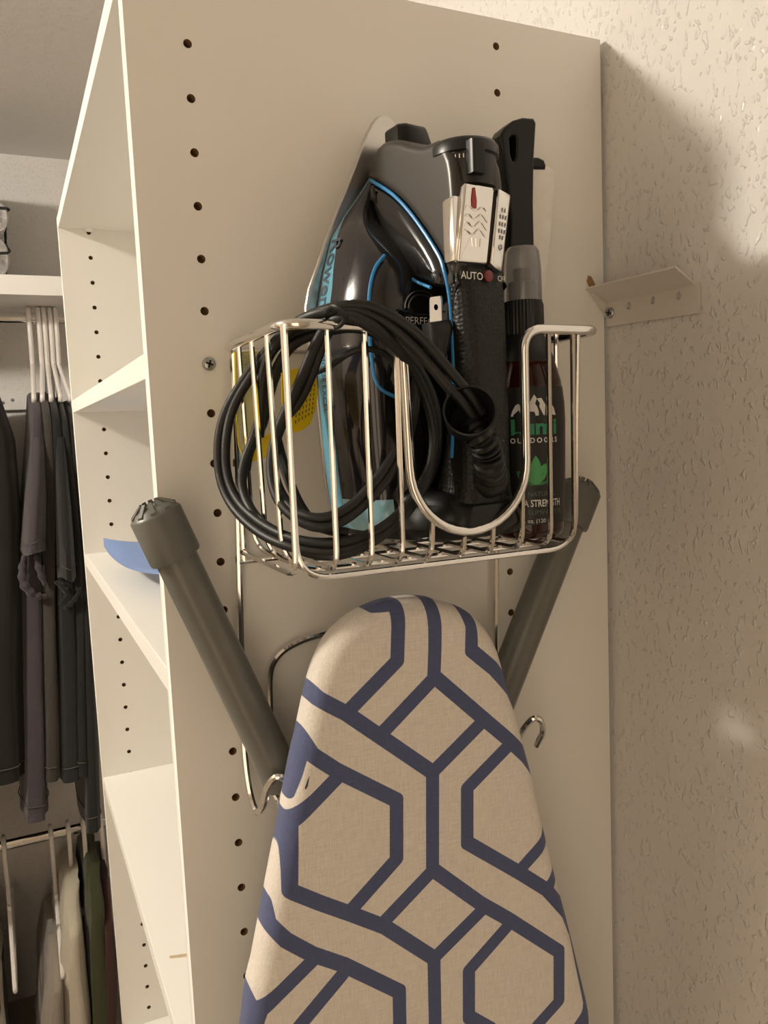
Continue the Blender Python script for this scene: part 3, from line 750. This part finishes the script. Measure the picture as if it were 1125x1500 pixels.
flatpoly('leaf_mark', [leaf(.0000, .0345, pi * .80, .0150, .0034), leaf(.0000, .0345, pi * .20, .0150, .0034)], offs(.0000), M['leafdark'], lab)
flatpoly('leaf_mark', [leaf(.0000, .0345, pi * .65, .0150, .0034), leaf(.0000, .0345, pi * .35, .0150, .0034)], offs(.00015), M['leafgreen'], lab)
flatpoly('leaf_mark', [leaf(.0000, .0345, pi * .5, .0185, .0036)], offs(.0003), M['leafgreen'], lab)
L_('natural_lettering', 'ALL NATURAL', .0042, .0288, 'lettertone')
lettering('strength_lettering', 'EXTRA STRENGTH', .0062, lambda x, y: lab_pt(x * .70, .0228 + y), M['letterwhite'], lab, bold=.00010)
L_('eliminator_lettering', 'ODOR ELIMINATOR', .0042, .0173, 'lettertone')
L_('volume_lettering', '4 fl. oz. (120 ml)', .0036, .0118, 'letterwhite')

# ------------------------------------------------------------------ lint brush and pad behind the bottle
YH = -.047
hp = lambda u, v, y=YH: (at(u, v, y).x, at(u, v, y).z)
lb = thing('lint_brush', 'black plastic brush handle with a hanging hole standing behind the spray bottle', 'brush', (.245, YH, BZ0))
HP = [(728, 205), (733, 195), (745, 185), (758, 181), (772, 182), (774, 186), (771, 235), (770, 300), (772, 400), (772, 520), (770, 690), (742, 690), (740, 520), (740, 400), (743, 330), (739, 285), (734, 240)]
HO = [(735, 206), (741, 200), (748, 200), (751, 207), (750, 236), (747, 244), (741, 244), (737, 232)]
out_ = [hp(*p) for p in HP]; hol = [hp(*p) for p in HO]
cu = bpy.data.curves.new('c', 'CURVE'); cu.dimensions = '2D'; cu.fill_mode = 'BOTH'; cu.extrude = .0055; cu.bevel_depth = .0016; cu.bevel_resolution = 2
_poly(out_); _poly(hol)
o = bpy.data.objects.new('c', cu); COL.objects.link(o)
dg = bpy.context.evaluated_depsgraph_get(); me = bpy.data.meshes.new_from_object(o.evaluated_get(dg)); bpy.data.objects.remove(o); me.materials.clear()
for v in me.vertices: v.co = V((v.co.x, YH - v.co.z, v.co.y))
hd = link('handle_front', me, M['brushblack'], lb)
HB = [(760, 182), (786, 184), (791, 190), (789, 222), (783, 300), (784, 400), (785, 520), (786, 690), (758, 690), (757, 400), (756, 300), (757, 230)]
slab('handle_back', [hp(u, v) for u, v in HB], YH + .0045, YH + .013, .003, lambda a, b, t: V((a, t, b)), M['brushblack'], lb, seg=3)
slab('hole_back', [(a, b) for a, b in hol], YH + .0045, YH + .0055, .0003, lambda a, b, t: V((a, t, b)), M['dark'], hd, seg=1)
YP = -.020
pd = thing('fabric_paddle', 'flat cream paddle with a black end cap leaning on the panel behind the brush', 'paddle', (.26, YP, BZ0))
pp = lambda u, v: (at(u, v, YP).x, at(u, v, YP).z)
PP = [(722, 256), (724, 248), (732, 244), (792, 243), (802, 247), (808, 256), (809, 270), (803, 340), (796, 420), (790, 480), (786, 560), (784, 680), (742, 680), (738, 500), (728, 350)]
slab('pad', [pp(*p) for p in PP], YP - .005, YP + .005, .003, lambda a, b, t: V((a, t, b)), M['pad'], pd)
PC = [(716, 250), (717, 238), (724, 233), (782, 234), (790, 238), (793, 246), (792, 252)]
slab('end_cap', [pp(*p) for p in PC], YP - .0065, YP + .0065, .002, lambda a, b, t: V((a, t, b)), M['brushblack'], pd)

# ------------------------------------------------------------------ ironing board
BYF, BYB = -.085, -.0545
bo = thing('ironing_board', 'ironing board hung nose up in a beige cover with navy lattice lines', 'ironing board', (.15, -.07, -1.62))
bp_ = lambda u, v: (at(u, v, BYF).x, at(u, v, BYF).z)
LFT = [(605, 880), (580, 884), (556, 892), (530, 906), (508, 924), (490, 945), (474, 978), (462, 1018), (449, 1078), (437, 1130), (426, 1188), (415, 1248), (404, 1305), (392, 1370), (380, 1432), (367, 1500)]
RGT = [(632, 879), (655, 883), (680, 891), (702, 904), (722, 925), (738, 955), (752, 1005), (765, 1050), (777, 1095), (789, 1140), (800, 1190), (811, 1238), (824, 1290), (840, 1350), (858, 1425), (875, 1500)]
ol = [bp_(*p) for p in LFT]; orr = [bp_(*p) for p in RGT]
zl, zr = ol[-1], orr[-1]
ol += [(zl[0] - .015, zl[1] - .10), (zl[0] - .026, zl[1] - .22), (zl[0] - .032, zl[1] - .40), (zl[0] - .032, -1.50), (zl[0] - .022, -1.57), (zl[0] + .02, -1.60)]
orr += [(zr[0] + .013, zr[1] - .08), (zr[0] + .022, zr[1] - .18), (zr[0] + .028, zr[1] - .34), (zr[0] + .028, -1.50), (zr[0] + .018, -1.57), (zr[0] - .02, -1.60)]
sp = spline([V((a, b, 0)) for a, b in ol[::-1] + orr], 3)

def cover_material():
    m = mat('navy_lattice_cover', (.62, .575, .50, 1), .9, sheen=.15)
    nt = m.node_tree; b = nt.nodes['Principled BSDF']; N = nt.nodes; Lk = nt.links.new
    tc = N.new('ShaderNodeTexCoord')
    fl = N.new('ShaderNodeVectorMath'); fl.operation = 'MULTIPLY'; fl.inputs[1].default_value = (1, 0, 1); Lk(tc.outputs['Object'], fl.inputs[0])
    base = V(bo.location); S = 2.009
    def c2(x, y):
        a = bp_(340 + x / S, 860 + y / S); return V((a[0] - base.x, 0, a[1] - base.z))
    lines = [[(588, 20), (597, 120), (597, 180), (594, 262)], [(594, 268), (447, 424)], [(594, 262), (720, 370), (812, 448), (868, 500), (905, 545)],
             [(222, 298), (258, 332), (335, 371), (590, 545)], [(590, 545), (735, 398)], [(590, 545), (590, 832)],
             [(425, 58), (470, 52), (489, 58), (489, 120), (486, 217), (345, 362)], [(690, 55), (706, 110), (704, 186), (770, 240), (830, 305), (860, 360)],
             [(818, 462), (692, 592), (692, 752), (845, 840), (925, 890), (990, 962), (1010, 1010)],
             [(192, 420), (236, 494), (308, 540), (484, 627), (484, 800), (355, 945)], [(215, 470), (190, 560), (170, 620)], [(318, 552), (175, 700), (172, 895)],
             [(592, 832), (450, 982)], [(172, 895), (260, 930), (350, 962), (450, 1000), (594, 1092)], [(592, 832), (730, 930), (810, 975), (962, 1072), (962, 1218), (880, 1310)],
             [(818, 990), (697, 1128), (697, 1265), (760, 1300)], [(594, 1092), (738, 948)], [(594, 1092), (598, 1300), (600, 1330)], [(950, 700), (925, 745), (845, 835)], [(972, 800), (968, 840), (928, 888)],
             [(104, 950), (112, 1000), (160, 1040), (235, 1080), (330, 1112), (492, 1190), (494, 1320), (380, 1440)], [(238, 1098), (85, 1250), (60, 1330)], [(325, 1140), (200, 1290), (140, 1370)],
             [(1010, 990), (1030, 1100), (1052, 1220), (1040, 1290)], [(1060, 1215), (1040, 1260), (1000, 1320)], [(40, 1215), (70, 1270), (60, 1320)]]
    # the lattice repeats further down the board
    dz = c2(594, 1092).z - c2(590, 545).z
    segs = []
    for ln in lines:
        P = [c2(*p) for p in ln]
        segs += list(zip(P, P[1:]))
    za, zb = c2(594, 200).z, c2(592, 850).z
    one = [q for q in segs if za > (q[0].z + q[1].z) / 2 > zb]
    zend = min(c2(0, 1300).z, c2(1080, 1300).z)
    for k in (1, 2, 3): segs += [(a + V((0, 0, dz * k)), b_ + V((0, 0, dz * k))) for a, b_ in one if max(a.z, b_.z) + dz * k < zend]
    cur = None
    for a, b_ in segs:
        d = b_ - a; L2 = d.dot(d)
        if L2 < 1e-9: continue
        s1 = N.new('ShaderNodeVectorMath'); s1.operation = 'SUBTRACT'; Lk(fl.outputs[0], s1.inputs[0]); s1.inputs[1].default_value = a
        dt = N.new('ShaderNodeVectorMath'); dt.operation = 'DOT_PRODUCT'; Lk(s1.outputs[0], dt.inputs[0]); dt.inputs[1].default_value = d / L2
        cl = N.new('ShaderNodeClamp'); Lk(dt.outputs['Value'], cl.inputs[0])
        sc = N.new('ShaderNodeVectorMath'); sc.operation = 'SCALE'; sc.inputs[0].default_value = d; Lk(cl.outputs[0], sc.inputs['Scale'])
        ds = N.new('ShaderNodeVectorMath'); ds.operation = 'DISTANCE'; Lk(s1.outputs[0], ds.inputs[0]); Lk(sc.outputs[0], ds.inputs[1])
        if cur is None: cur = ds.outputs['Value']
        else:
            mn = N.new('ShaderNodeMath'); mn.operation = 'MINIMUM'; Lk(cur, mn.inputs[0]); Lk(ds.outputs['Value'], mn.inputs[1]); cur = mn.outputs[0]
    mr = N.new('ShaderNodeMapRange'); mr.inputs[1].default_value = .00455; mr.inputs[2].default_value = .00485; mr.inputs[3].default_value = 1; mr.inputs[4].default_value = 0
    Lk(cur, mr.inputs[0])
    # woven threads: fine slubs along both directions
    def slub(vec):
        mp = N.new('ShaderNodeMapping'); mp.inputs['Scale'].default_value = vec; Lk(tc.outputs['Object'], mp.inputs[0])
        n = N.new('ShaderNodeTexNoise'); n.inputs['Scale'].default_value = 1; n.inputs['Detail'].default_value = 2; Lk(mp.outputs[0], n.inputs['Vector']); return n.outputs['Fac']
    f1, f2 = slub((1400, 1400, 90)), slub((90, 1400, 1400))
    su = N.new('ShaderNodeMath'); su.operation = 'ADD'; Lk(f1, su.inputs[0]); Lk(f2, su.inputs[1])
    r2 = N.new('ShaderNodeMapRange'); r2.inputs[1].default_value = .7; r2.inputs[2].default_value = 1.3; r2.inputs[3].default_value = .86; r2.inputs[4].default_value = 1.10
    Lk(su.outputs[0], r2.inputs[0])
    mx = N.new('ShaderNodeMix'); mx.data_type = 'RGBA'; mx.inputs[6].default_value = (.70, .645, .58, 1); mx.inputs[7].default_value = (.074, .090, .185, 1)
    Lk(mr.outputs[0], mx.inputs[0])
    mul = N.new('ShaderNodeMix'); mul.data_type = 'RGBA'; mul.blend_type = 'MULTIPLY'; mul.inputs[0].default_value = 1
    Lk(mx.outputs[2], mul.inputs[6]); Lk(r2.outputs[0], mul.inputs[7]); Lk(mul.outputs[2], b.inputs['Base Color'])
    bp = N.new('ShaderNodeBump'); bp.inputs['Strength'].default_value = .35; bp.inputs['Distance'].default_value = .0005
    Lk(su.outputs[0], bp.inputs['Height']); Lk(bp.outputs[0], b.inputs['Normal'])
    return m
M['cover'] = cover_material()
slab('padded_cover', [(p.x, p.y) for p in sp], BYF, BYB, .0125, lambda a, b, t: V((a, t, b)), M['cover'], bo, seg=7, angle=80)
ck = [at(u, v, BYF + .0012) for u, v in ((455, 1133), (457, 1139), (453, 1147), (448, 1156), (446, 1155), (450, 1143))]
mk = flatpoly('dark_mark', [[(p.x, p.z) for p in ck]], lambda a, b: V((a, BYF + .0009, b)), M['lettergrey'], bo); mk['label'] = 'small dark scorch mark near the cover edge'
# steel deck under the pad
sp2 = [(XX, ZZ) for XX, ZZ in [(p.x * .94 + .15 * .06, p.y - .012) for p in sp]]
slab('deck', sp2, BYB - .001, BYB + .0035, .0012, lambda a, b, t: V((a, t, b)), M['tubegrey'], bo, seg=1)
TYC = -.0295; TRD = .0126
def foot(p0, p1, label):
    a, b = at(p0[0], p0[1], TYC), at(p1[0], p1[1], TYC); d = (b - a).normalized()
    lg = tube('leg_tube', [a + d * .004, b], TRD, M['tubegrey'], bo, seg=32)
    cap = lathe('end_cap', [(TRD + .0001, .0295), (.0152, .0290), (.0156, .0275), (.0156, .0008), (.0146, -.0004), (.0118, -.0034), (.0060, -.0052), (0, -.0056)], a, M['capgrey'], lg, axis=d, seg=40)
    u = d.orthogonal().normalized(); v_ = d.cross(u); mb = MB()
    for k in range(10):
        an = 2 * pi * k / 10; e = u * math.cos(an) + v_ * math.sin(an); s = d.cross(e)
        r0, r1 = .0062, .0139
        f_ = lambda r, o, w_: a + e * r + s * w_ + d * o
        z0, z1 = -.0067, -.0042
        wv = .0016
        vv = [f_(r0, -.0050, -wv), f_(r0, -.0050, wv), f_(r1, .0004, wv), f_(r1, .0004, -wv), f_(r0, -.0078, -wv * .8), f_(r0, -.0078, wv * .8), f_(r1, -.0024, wv), f_(r1, -.0024, -wv)]
        mb.add(vv, [(0, 1, 2, 3), (7, 6, 5, 4), (0, 4, 5, 1), (1, 5, 6, 2), (2, 6, 7, 3), (3, 7, 4, 0)])
    mb.build('cap_ribs', M['capgrey'], cap, smooth=False)
    return lg
foot((227, 752), (416, 1146), '')
foot((851, 716), (716, 1062), '')

# ------------------------------------------------------------------ blue cap on the shelf
SZ = -.3892
bc = thing('baseball_cap', 'blue cap with a grey underside lying on the shelf behind the grey tube', 'cap', (.11, .38, SZ))
outer = spline([at(u, v, y) for u, v, y in ((152, 796, .475), (160, 808, .44), (172, 819, .39), (186, 827, .345), (202, 832, .305), (220, 835, .270), (245, 837, .235))], 3)
inner = [at(152, 794.5, .478).lerp(V((.155, .330, SZ + .034)), k / (len(outer) - 1)) for k in range(len(outer))]
ny = 6; nx = len(outer) - 1
cv = [o_.lerp(i_, t / ny) + V((0, 0, .006 * math.sin(pi * t / ny))) for t in range(ny + 1) for o_, i_ in zip(outer, inner)]
k0 = len(cv); cf = []
cv += [p - V((0, 0, .0035)) for p in cv]
for jj in range(ny):
    for ii in range(nx):
        a = jj * (nx + 1) + ii; cf.append((a, a + 1, a + nx + 2, a + nx + 1)); cf.append((k0 + a + nx + 1, k0 + a + nx + 2, k0 + a + 1, k0 + a))
edge = list(range(nx + 1)) + [q_ * (nx + 1) + nx for q_ in range(1, ny + 1)] + [ny * (nx + 1) + q_ for q_ in range(nx - 1, -1, -1)] + [q_ * (nx + 1) for q_ in range(ny - 1, 0, -1)]
for a, b in zip(edge, edge[1:] + edge[:1]): cf.append((b, a, k0 + a, k0 + b))
link('brim', pydata('brim', cv, cf), M['blue'], bc, angle=60)
dome = [(.0, .075), (.03, .072), (.055, .060), (.072, .040), (.080, .015), (.081, .002), (.079, .0005)]
v_, f_ = lathe_vf(dome, (0, 0, 0), seg=36)
v_ = [V((.210 + p.x * .92, .345 + p.y * 1.12, SZ + p.z)) for p in v_]
link('crown', pydata('crown', v_, f_), M['blue'], bc)
v_, f_ = lathe_vf([(.0815, .001), (.0825, .001), (.0825, .010), (.0815, .010)], (0, 0, 0), seg=36)
v_ = [V((.210 + p.x * .92, .345 + p.y * 1.12, SZ + p.z)) for p in v_]
link('sweatband', pydata('band', v_, f_), M['greyfelt'], bc)

# ------------------------------------------------------------------ back wall: shelf, rods, cleat
SHZ = at(40, 403, 1.40).z
sh = box('upper_shelf', (XL, 1.40, at(40, 432, 1.40).z), (XW, YB, SHZ), M['trimpaint'], bevel=.001, smooth=False)
tag(sh, 'long white shelf across the back wall above the hanging rod', 'shelf')
cl = box('trim_1', (XL, YB - .018, at(20, 601, YB).z), (XW, YB, at(20, 577, YB).z), M['trimpaint'], bevel=.001, smooth=False); cl['kind'] = 'structure'
for u, v in ((4, 590), (18, 586)):
    lathe('screw', [(.0045, 0), (.004, .0015), (0, .002)], at(u, v, YB - .018), M['zinc'], cl, axis=V((0, -1, 0)), seg=12)
RY = 1.56
def rod(z, label, y=RY, x1=XW):
    t = thing('hanging_rod', label, 'rod', (x1 - .6, y, z))
    v, f = tube_vf([V((XL, y, z)), V((x1, y, z))], .012, 20)
    v = [V((p.x, y + (p.y - y) * .75, z + (p.z - z) * 1.05)) for p in v]
    link('pipe', pydata('pipe', v, f), M['chrome'], t)
    for x, d in ((XL + .001, 1), (x1 - .001, -1)):
        lathe('end_flange', [(.020, 0), (.020, .004), (.015, .010), (.0135, .010)], (x, y, z), M['chrome'], t, axis=V((d, 0, 0)), seg=20)
    return t
Z1 = at(50, 466, RY).z; Z2 = at(60, 1226, RY).z
rod(Z1, 'upper chrome clothes rod just under the back wall shelf')
rod(Z2, 'lower chrome clothes rod beneath the dark hanging shirts')

# ------------------------------------------------------------------ hangers and garments
HRM = .0053
def hanger(name, label, x, zrod, group, lean=0., clip=False, arm=.155, drop=.080):
    """tubular plastic hanger; its plane runs front to back, hook over the rod"""
    t = thing(name, label, 'hanger', (x, RY, zrod), group)
    hk = [(0, -.112), (0, -.075), (.004, -.060), (-.004, -.045)]
    P = [V((x, RY + .004, zrod - .110)), V((x, RY - .006, zrod - .085)), V((x, RY - .019, zrod - .055)), V((x, RY - .0235, zrod - .025)), V((x, RY - .022, zrod + .003))]
    P += [V((x, RY - .0185 * math.cos(a), zrod + .003 + .0185 * math.sin(a))) for a in [pi * k / 8 for k in range(1, 8)]]
    P += [V((x, RY + .0195, zrod + .002)), V((x, RY + .019, zrod - .012))]
    tube('hook', spline(P, 3), HRM, M['hanger'], t)
    zt = zrod - .108
    body_ = rounded([(x, RY, zt), (x + lean * .8, RY - arm, zt - drop), (x + lean * .85, RY - arm + .003, zt - drop - .010), (x + lean * .5, RY + .190, zt - .108), (x, RY + .195, zt - .098), (x, RY, zt)], .012, 4)
    tube('shoulder_bar', body_, HRM * .95, M['hanger'], t)
    if clip:
        for dy in (-.045, .04):
            lathe('strap_notch', [(0, -.004), (.0075, -.004), (.0085, 0), (.0075, .004), (0, .004)], (x + lean * .2, RY + dy, zt - .028), M['hanger'], t, axis=V((1, 0, 0)), seg=14)
    return t

def garment(name, label, cat, xs, y0, y1, m, group=None, thick=.020, seed=0, hem=True, sleeve=None, nz=40, nt=48, fold=.010, shoulder=.10, open_bottom=True):
    """hanging cloth: xs = [(z, x centre)], shoulders slope away from the neck at RY"""
    rnd = random.Random(seed); ztop, zbot = xs[0][0], xs[-1][0]
    t = thing(name, label, cat, (interp([(z, x) for z, x in xs[::-1]], zbot), (y0 + y1) / 2, zbot), group)
    ph = [rnd.uniform(0, 6.28) for _ in range(6)]; fr = [rnd.choice((2, 3, 4, 5)) for _ in range(3)]
    tabx = [(z, x) for z, x in xs[::-1]]
    verts, faces = [], []
    for i in range(nz + 1):
        s = i / nz; z = ztop + (zbot - ztop) * s
        grow = min(1.0, .50 + .5 * (ztop - z) / .055)
        ya, yb = RY + (y0 - RY) * grow, RY + (y1 - RY) * grow
        xc = interp(tabx, z); th = thick * (.7 + .3 * min(1, (ztop - z) / .12)) * (1 + .9 * s)
        for k in range(nt):
            a = 2 * pi * k / nt; c, sn = math.cos(a), math.sin(a)
            y = (ya + yb) / 2 - (yb - ya) / 2 * (abs(c) ** .6 * (1 if c > 0 else -1))
            amp = fold * min(1, .2 + 1.2 * s)
            wv = amp * (math.sin(fr[0] * a + ph[0] + s * 1.6) * .6 + math.sin(fr[1] * a * 1.5 + ph[1] - s * 2.2) * .35 + .5 * math.sin(8 * s + ph[2]) * abs(c) + .45 * math.sin(7 * a + ph[4] + 2 * s) + .35 * math.sin(11 * a + ph[5] - 3 * s) * s)
            x = xc + th * (abs(sn) ** .4) * (1 if sn > 0 else -1) + wv
            dz = .010 * math.sin(a * 1 + ph[3]) * s + .020 * (c * .5 + .5) * s * math.sin(ph[4])
            verts.append(V((x, y, z + dz)))
    for i in range(nz):
        for k in range(nt):
            k2 = (k + 1) % nt; faces.append((i * nt + k, i * nt + k2, (i + 1) * nt + k2, (i + 1) * nt + k))
    faces.append(tuple(range(nt - 1, -1, -1)))
    faces.append(tuple(nz * nt + k for k in range(nt)))
    bd = link('body', pydata('body', verts, faces), m, t, angle=70)
    if hem:
        L = [verts[(nz - 1) * nt + k] + V((0, 0, .012)) for k in range(nt)]
        c0 = sum(L, V((0, 0, 0))) / len(L)
        L = [p + (p - c0) * .012 + V(((p.x - c0.x) * .06, 0, 0)) for p in L]
        tube('hem_stitch', L, .0011, M['stitch'], bd, seg=5, closed=True)
    if sleeve:
        # short sleeve hanging from the front shoulder: [(z, x, y, half x, half y)]
        sv, sf = [], []; n2 = 18
        P = []
        for a, b in zip(sleeve, sleeve[1:]):
            for k in range(6): P.append([a[j] + (b[j] - a[j]) * k / 6 for j in range(5)])
        P.append(list(sleeve[-1]))
        for i, (z, x, y, hx, hy) in enumerate(P):
            s = i / (len(P) - 1)
            for k in range(n2):
                a = 2 * pi * k / n2; r = 1 + .16 * math.sin(3 * a + ph[5]) * s
                sv.append(V((x + hx * math.cos(a) * r, y + hy * math.sin(a) * r, z + .006 * math.sin(a * 2 + ph[1]) * s)))
        for i in range(len(P) - 1):
            for k in range(n2):
                k2 = (k + 1) % n2; sf.append((i * n2 + k, i * n2 + k2, (i + 1) * n2 + k2, (i + 1) * n2 + k))
        sf.append(tuple(range(n2 - 1, -1, -1))); sf.append(tuple((len(P) - 1) * n2 + k for k in range(n2)))
        sl_ = link('sleeve', pydata('sleeve', sv, sf), m, t, angle=70)
        i = len(P) - 2
        L = [sv[i * n2 + k] for k in range(n2)]; c0 = sum(L, V((0, 0, 0))) / n2
        tube('cuff_stitch', [c0 + (p - c0) * 1.03 for p in L], .0010, M['stitch'], sl_, seg=5, closed=True)
    return t

YN = RY - .215                      # front edge of the hung clothes
ax = lambda u, v, y: at(u, v, y).x
az = lambda v, y, u=60: at(u, v, y).z
G1 = 'white hangers on the upper rod'
hpx = [(43, 50), (57, 63), (65, 74), (74, 86), (82, 98)]
hl = ['leftmost white hanger on the upper rod, holding the plum shirt', 'second white hanger on the upper rod, holding the dark grey shirt', 'middle white hanger of the five on the upper rod, holding a black shirt',
      'fourth white hanger on the upper rod, next to last before the tower', 'white hanger on the upper rod closest to the tower, its arm slanting right']
hx_ = []
for (u0, u1), l in zip(hpx, hl):
    x = ax(u0, 480, RY); hx_.append(x)
    hanger('clothes_hanger', l, x, Z1, G1, lean=(ax(u1, 578, RY - .10) - x) * 1.9)
GS = 'dark shirts on the upper rod'
yS = YN + .03
def shirt(label, m, top, mids, bot, seed, slv=None, thick=.018, name='t_shirt', fold=.009):
    xs = [(az(top[1], RY - .10), ax(top[0], top[1], RY - .10))]
    for u, v in mids + [bot]: xs.append((az(v, YN), ax(u, v, YN)))
    return garment(name, label, 'shirt', xs, YN, RY + .20, m, GS, thick=thick, seed=seed, sleeve=slv, fold=fold)
def slv(u0, v0, u1, v1, w0, w1, y=YN):
    a, b = at(u0, v0, y), at(u1, v1, y); c = a.lerp(b, .5)
    return [(a.z, a.x, y + .03, w0, .035), (c.z, c.x, y + .005, (w0 + w1) * .55, .045), (b.z, b.x, y - .005, w1, .05)]
plum = shirt('faded plum t-shirt on the leftmost hanger, longest hem of the dark shirts', M['shirtplum'], (50, 575), [(55, 640), (52, 720), (48, 820), (46, 1000)], (52, 1190), 3, slv(56, 640, 48, 806, .014, .024), thick=.016, fold=.006)
def crumple(owner, pts, r, m):      # bunched end of a turned-in sleeve
    P = spline([at(u, v, YN + y) for u, v, y in pts], 6); n = len(P) - 1
    tube('bunched_sleeve', P, [r * (.35 + .65 * math.sin(pi * min(1, max(0, k / n))) ** .6) * (1 + .22 * math.sin(k * 1.7)) for k in range(n + 1)], m, owner, seg=12, angle=80)
crumple(plum, ((36, 812, -.012), (32, 835, -.020), (36, 858, -.022), (52, 872, -.018), (70, 874, -.010)), .0085, M['shirtplum'])
crumple(plum, ((52, 812, -.008), (58, 836, -.014), (66, 858, -.012)), .0070, M['shirtplum'])
shirt('dark grey t-shirt hanging just behind the plum one', M['shirtgrey'], (63, 574), [(70, 640), (74, 720), (74, 850), (74, 1000)], (76, 1150), 8, None, thick=.012, fold=.005)
blk = shirt('black t-shirt with a hanging sleeve, third from the left on the upper rod', M['shirtblack'], (75, 576), [(84, 640), (92, 760), (98, 900), (104, 1000)], (108, 1160), 15, slv(88, 640, 98, 845, .011, .018), thick=.012, fold=.004)
crumple(blk, ((80, 852, -.012), (92, 860, -.018), (98, 872, -.016), (86, 886, -.016)), .0060, M['shirtblack'])
crumple(blk, ((94, 892, -.012), (106, 882, -.016), (115, 868, -.012)), .0055, M['shirtblack'])
shirt('black shirt pressed between the other black shirts near the tower', M['shirtblack'], (87, 582), [(102, 680), (114, 800), (120, 950)], (124, 1165), 21, None, thick=.009, fold=.003)
shirt('long black shirt hanging closest to the tower, below the others', M['shirtblack'], (99, 588), [(114, 700), (128, 850), (136, 1050)], (140, 1250), 27, None, thick=.009, fold=.003)
xs = [(az(560, RY - .1), ax(-20, 600, RY - .1)), (az(640, YN), ax(-6, 640, YN)), (az(760, YN), ax(-2, 760, YN)), (az(1130, YN), ax(-8, 1130, YN))]
hanger('clothes_hanger', 'white hanger at the left frame edge holding the dark brown garment', xs[0][1], Z1, G1)
jk = garment('hanging_jacket', 'dark brown garment at the left frame edge, apart from the shirts', 'jacket', xs, YN - .02, RY + .2, M['shirtbrown'], thick=.030, seed=33)

def dup(o, parent=None):
    c = o.copy(); COL.objects.link(c); c.parent = parent
    for ch in list(o.children): dup(ch, c)
    return c
for k in range(8):      # unseen copies added left along both rods to shade the back wall
    for dz, rowname in ((0, 'upper'), (Z2 - Z1, 'lower')):
        c = dup(jk); c.location.x -= (.08 if dz == 0 else .125) + .085 * k; c.location.y += (.012, -.01, .004)[k % 3]; c.location.z += dz - (.14 if dz == 0 else 0)
        c['label'] = 'unseen dark garment added left along the %s rod to cast shade' % rowname; c['group'] = 'dark clothes added for shade at the left end of the %s rod' % rowname
G2 = 'white hangers on the lower rod'
h2 = [(76, 84, 'white hanger on the lower rod holding the taupe shirt'), (102, 106, 'white hanger on the lower rod holding the cream sweater'),
      (124, 132, 'white hanger on the lower rod holding the olive shirt'), (150, 152, 'white hanger on the lower rod half hidden behind the tower'), (6, 14, 'white hanger at the left end of the lower rod, near the frame edge')]
for u0, u1, l in h2:
    x = ax(u0, 1240, RY); hanger('clothes_hanger', l, x, Z2, G2, lean=(ax(u1 + 4, 1385, RY - .11) - x) * 1.7, clip=True, arm=.195, drop=.135)
def low(label, name, cat, m, top, mids, bot, seed, thick, fold=.008, hem=False):
    xs = [(az(top[1], RY - .10), ax(top[0], top[1], RY - .10))] + [(az(v, YN), ax(u, v, YN)) for u, v in mids + [bot]]
    return garment(name, label, cat, xs, YN, RY + .20, m, None, thick=thick, seed=seed, hem=hem, fold=fold, shoulder=.09)
g = low('taupe polo shirt with a grey neck label on the lower rod', 'polo_shirt', 'shirt', M['polo'], (84, 1378), [(84, 1420), (84, 1500)], (82, 1600), 41, .019)
p = at(74, 1357, RY - .12)
slab('neck_label', [(-.005, -.018), (.005, -.018), (.005, .018), (-.005, .018)], -.001, .001, .0003, lambda a, b, t: p + V((a, t, b)), M['grey_label'], g, seg=1, label='grey woven neck label')
sw = low('cream knit sweater with a rolled collar on the lower rod', 'knit_sweater', 'sweater', M['cream'], (108, 1308), [(110, 1360), (112, 1430), (114, 1500)], (118, 1640), 47, .024, .011)
tube('rolled_collar', spline([at(u, v, y) for u, v, y in ((98, 1338, RY - .10), (98, 1350, RY - .12), (105, 1343, RY - .135), (112, 1336, RY - .135), (118, 1342, RY - .125), (116, 1332, RY - .10))], 4, True), .007, M['cream'], sw, closed=True, seg=10)
low('olive green shirt on the lower rod beside the cream sweater', 'olive_shirt', 'shirt', M['olive'], (140, 1288), [(144, 1340), (148, 1420), (152, 1500)], (156, 1640), 53, .020)
low('maroon garment on the lower rod half hidden by the tower', 'maroon_shirt', 'shirt', M['maroon'], (156, 1310), [(160, 1380), (164, 1500)], (168, 1640), 59, .014)
low('pale garment at the left end of the lower rod', 'pale_shirt', 'shirt', M['cream'], (-2, 1400), [(-5, 1440), (-6, 1500)], (-8, 1640), 61, .010)

# ------------------------------------------------------------------ folded bedding on the shelf
for k, (z0, z1, x1, sd) in enumerate(((SHZ + .0002, SHZ + .092, -.056, 1), (SHZ + .092, SHZ + .170, -.050, 2), (SHZ + .170, SHZ + .262, -.082, 3))):
    t = thing('folded_blanket', ['grey patterned blanket folded at the bottom of the shelf stack', 'grey patterned blanket folded in the middle of the shelf stack', 'grey patterned blanket folded on top of the shelf stack'][k], 'blanket', (-.25, 1.60, z0), 'folded blankets on the back shelf')
    ols = [(x1 - .36, 1.45), (x1 - .02, 1.44), (x1, 1.47), (x1 + .002, 1.58), (x1, 1.72), (x1 - .02, 1.75), (x1 - .36, 1.75)]
    ols = [(p.x, p.y) for p in spline([V((a, b, 0)) for a, b in ols], 4, True)]
    slab('blanket_body', ols, z0 + .0015, z1 - .0015, .034, lambda a, b, t_: V((a, b, t_ + .0006 * math.sin(a * 60 + b * 40))), M['bedding'], t, seg=6)
    zc = (z0 + z1) / 2
    tube('piping', [V((a * 1.0 + .002, b, zc + .016 * math.sin(b * 70 + k))) for a, b in ols], .003, M['blackpiping'], t, closed=True)
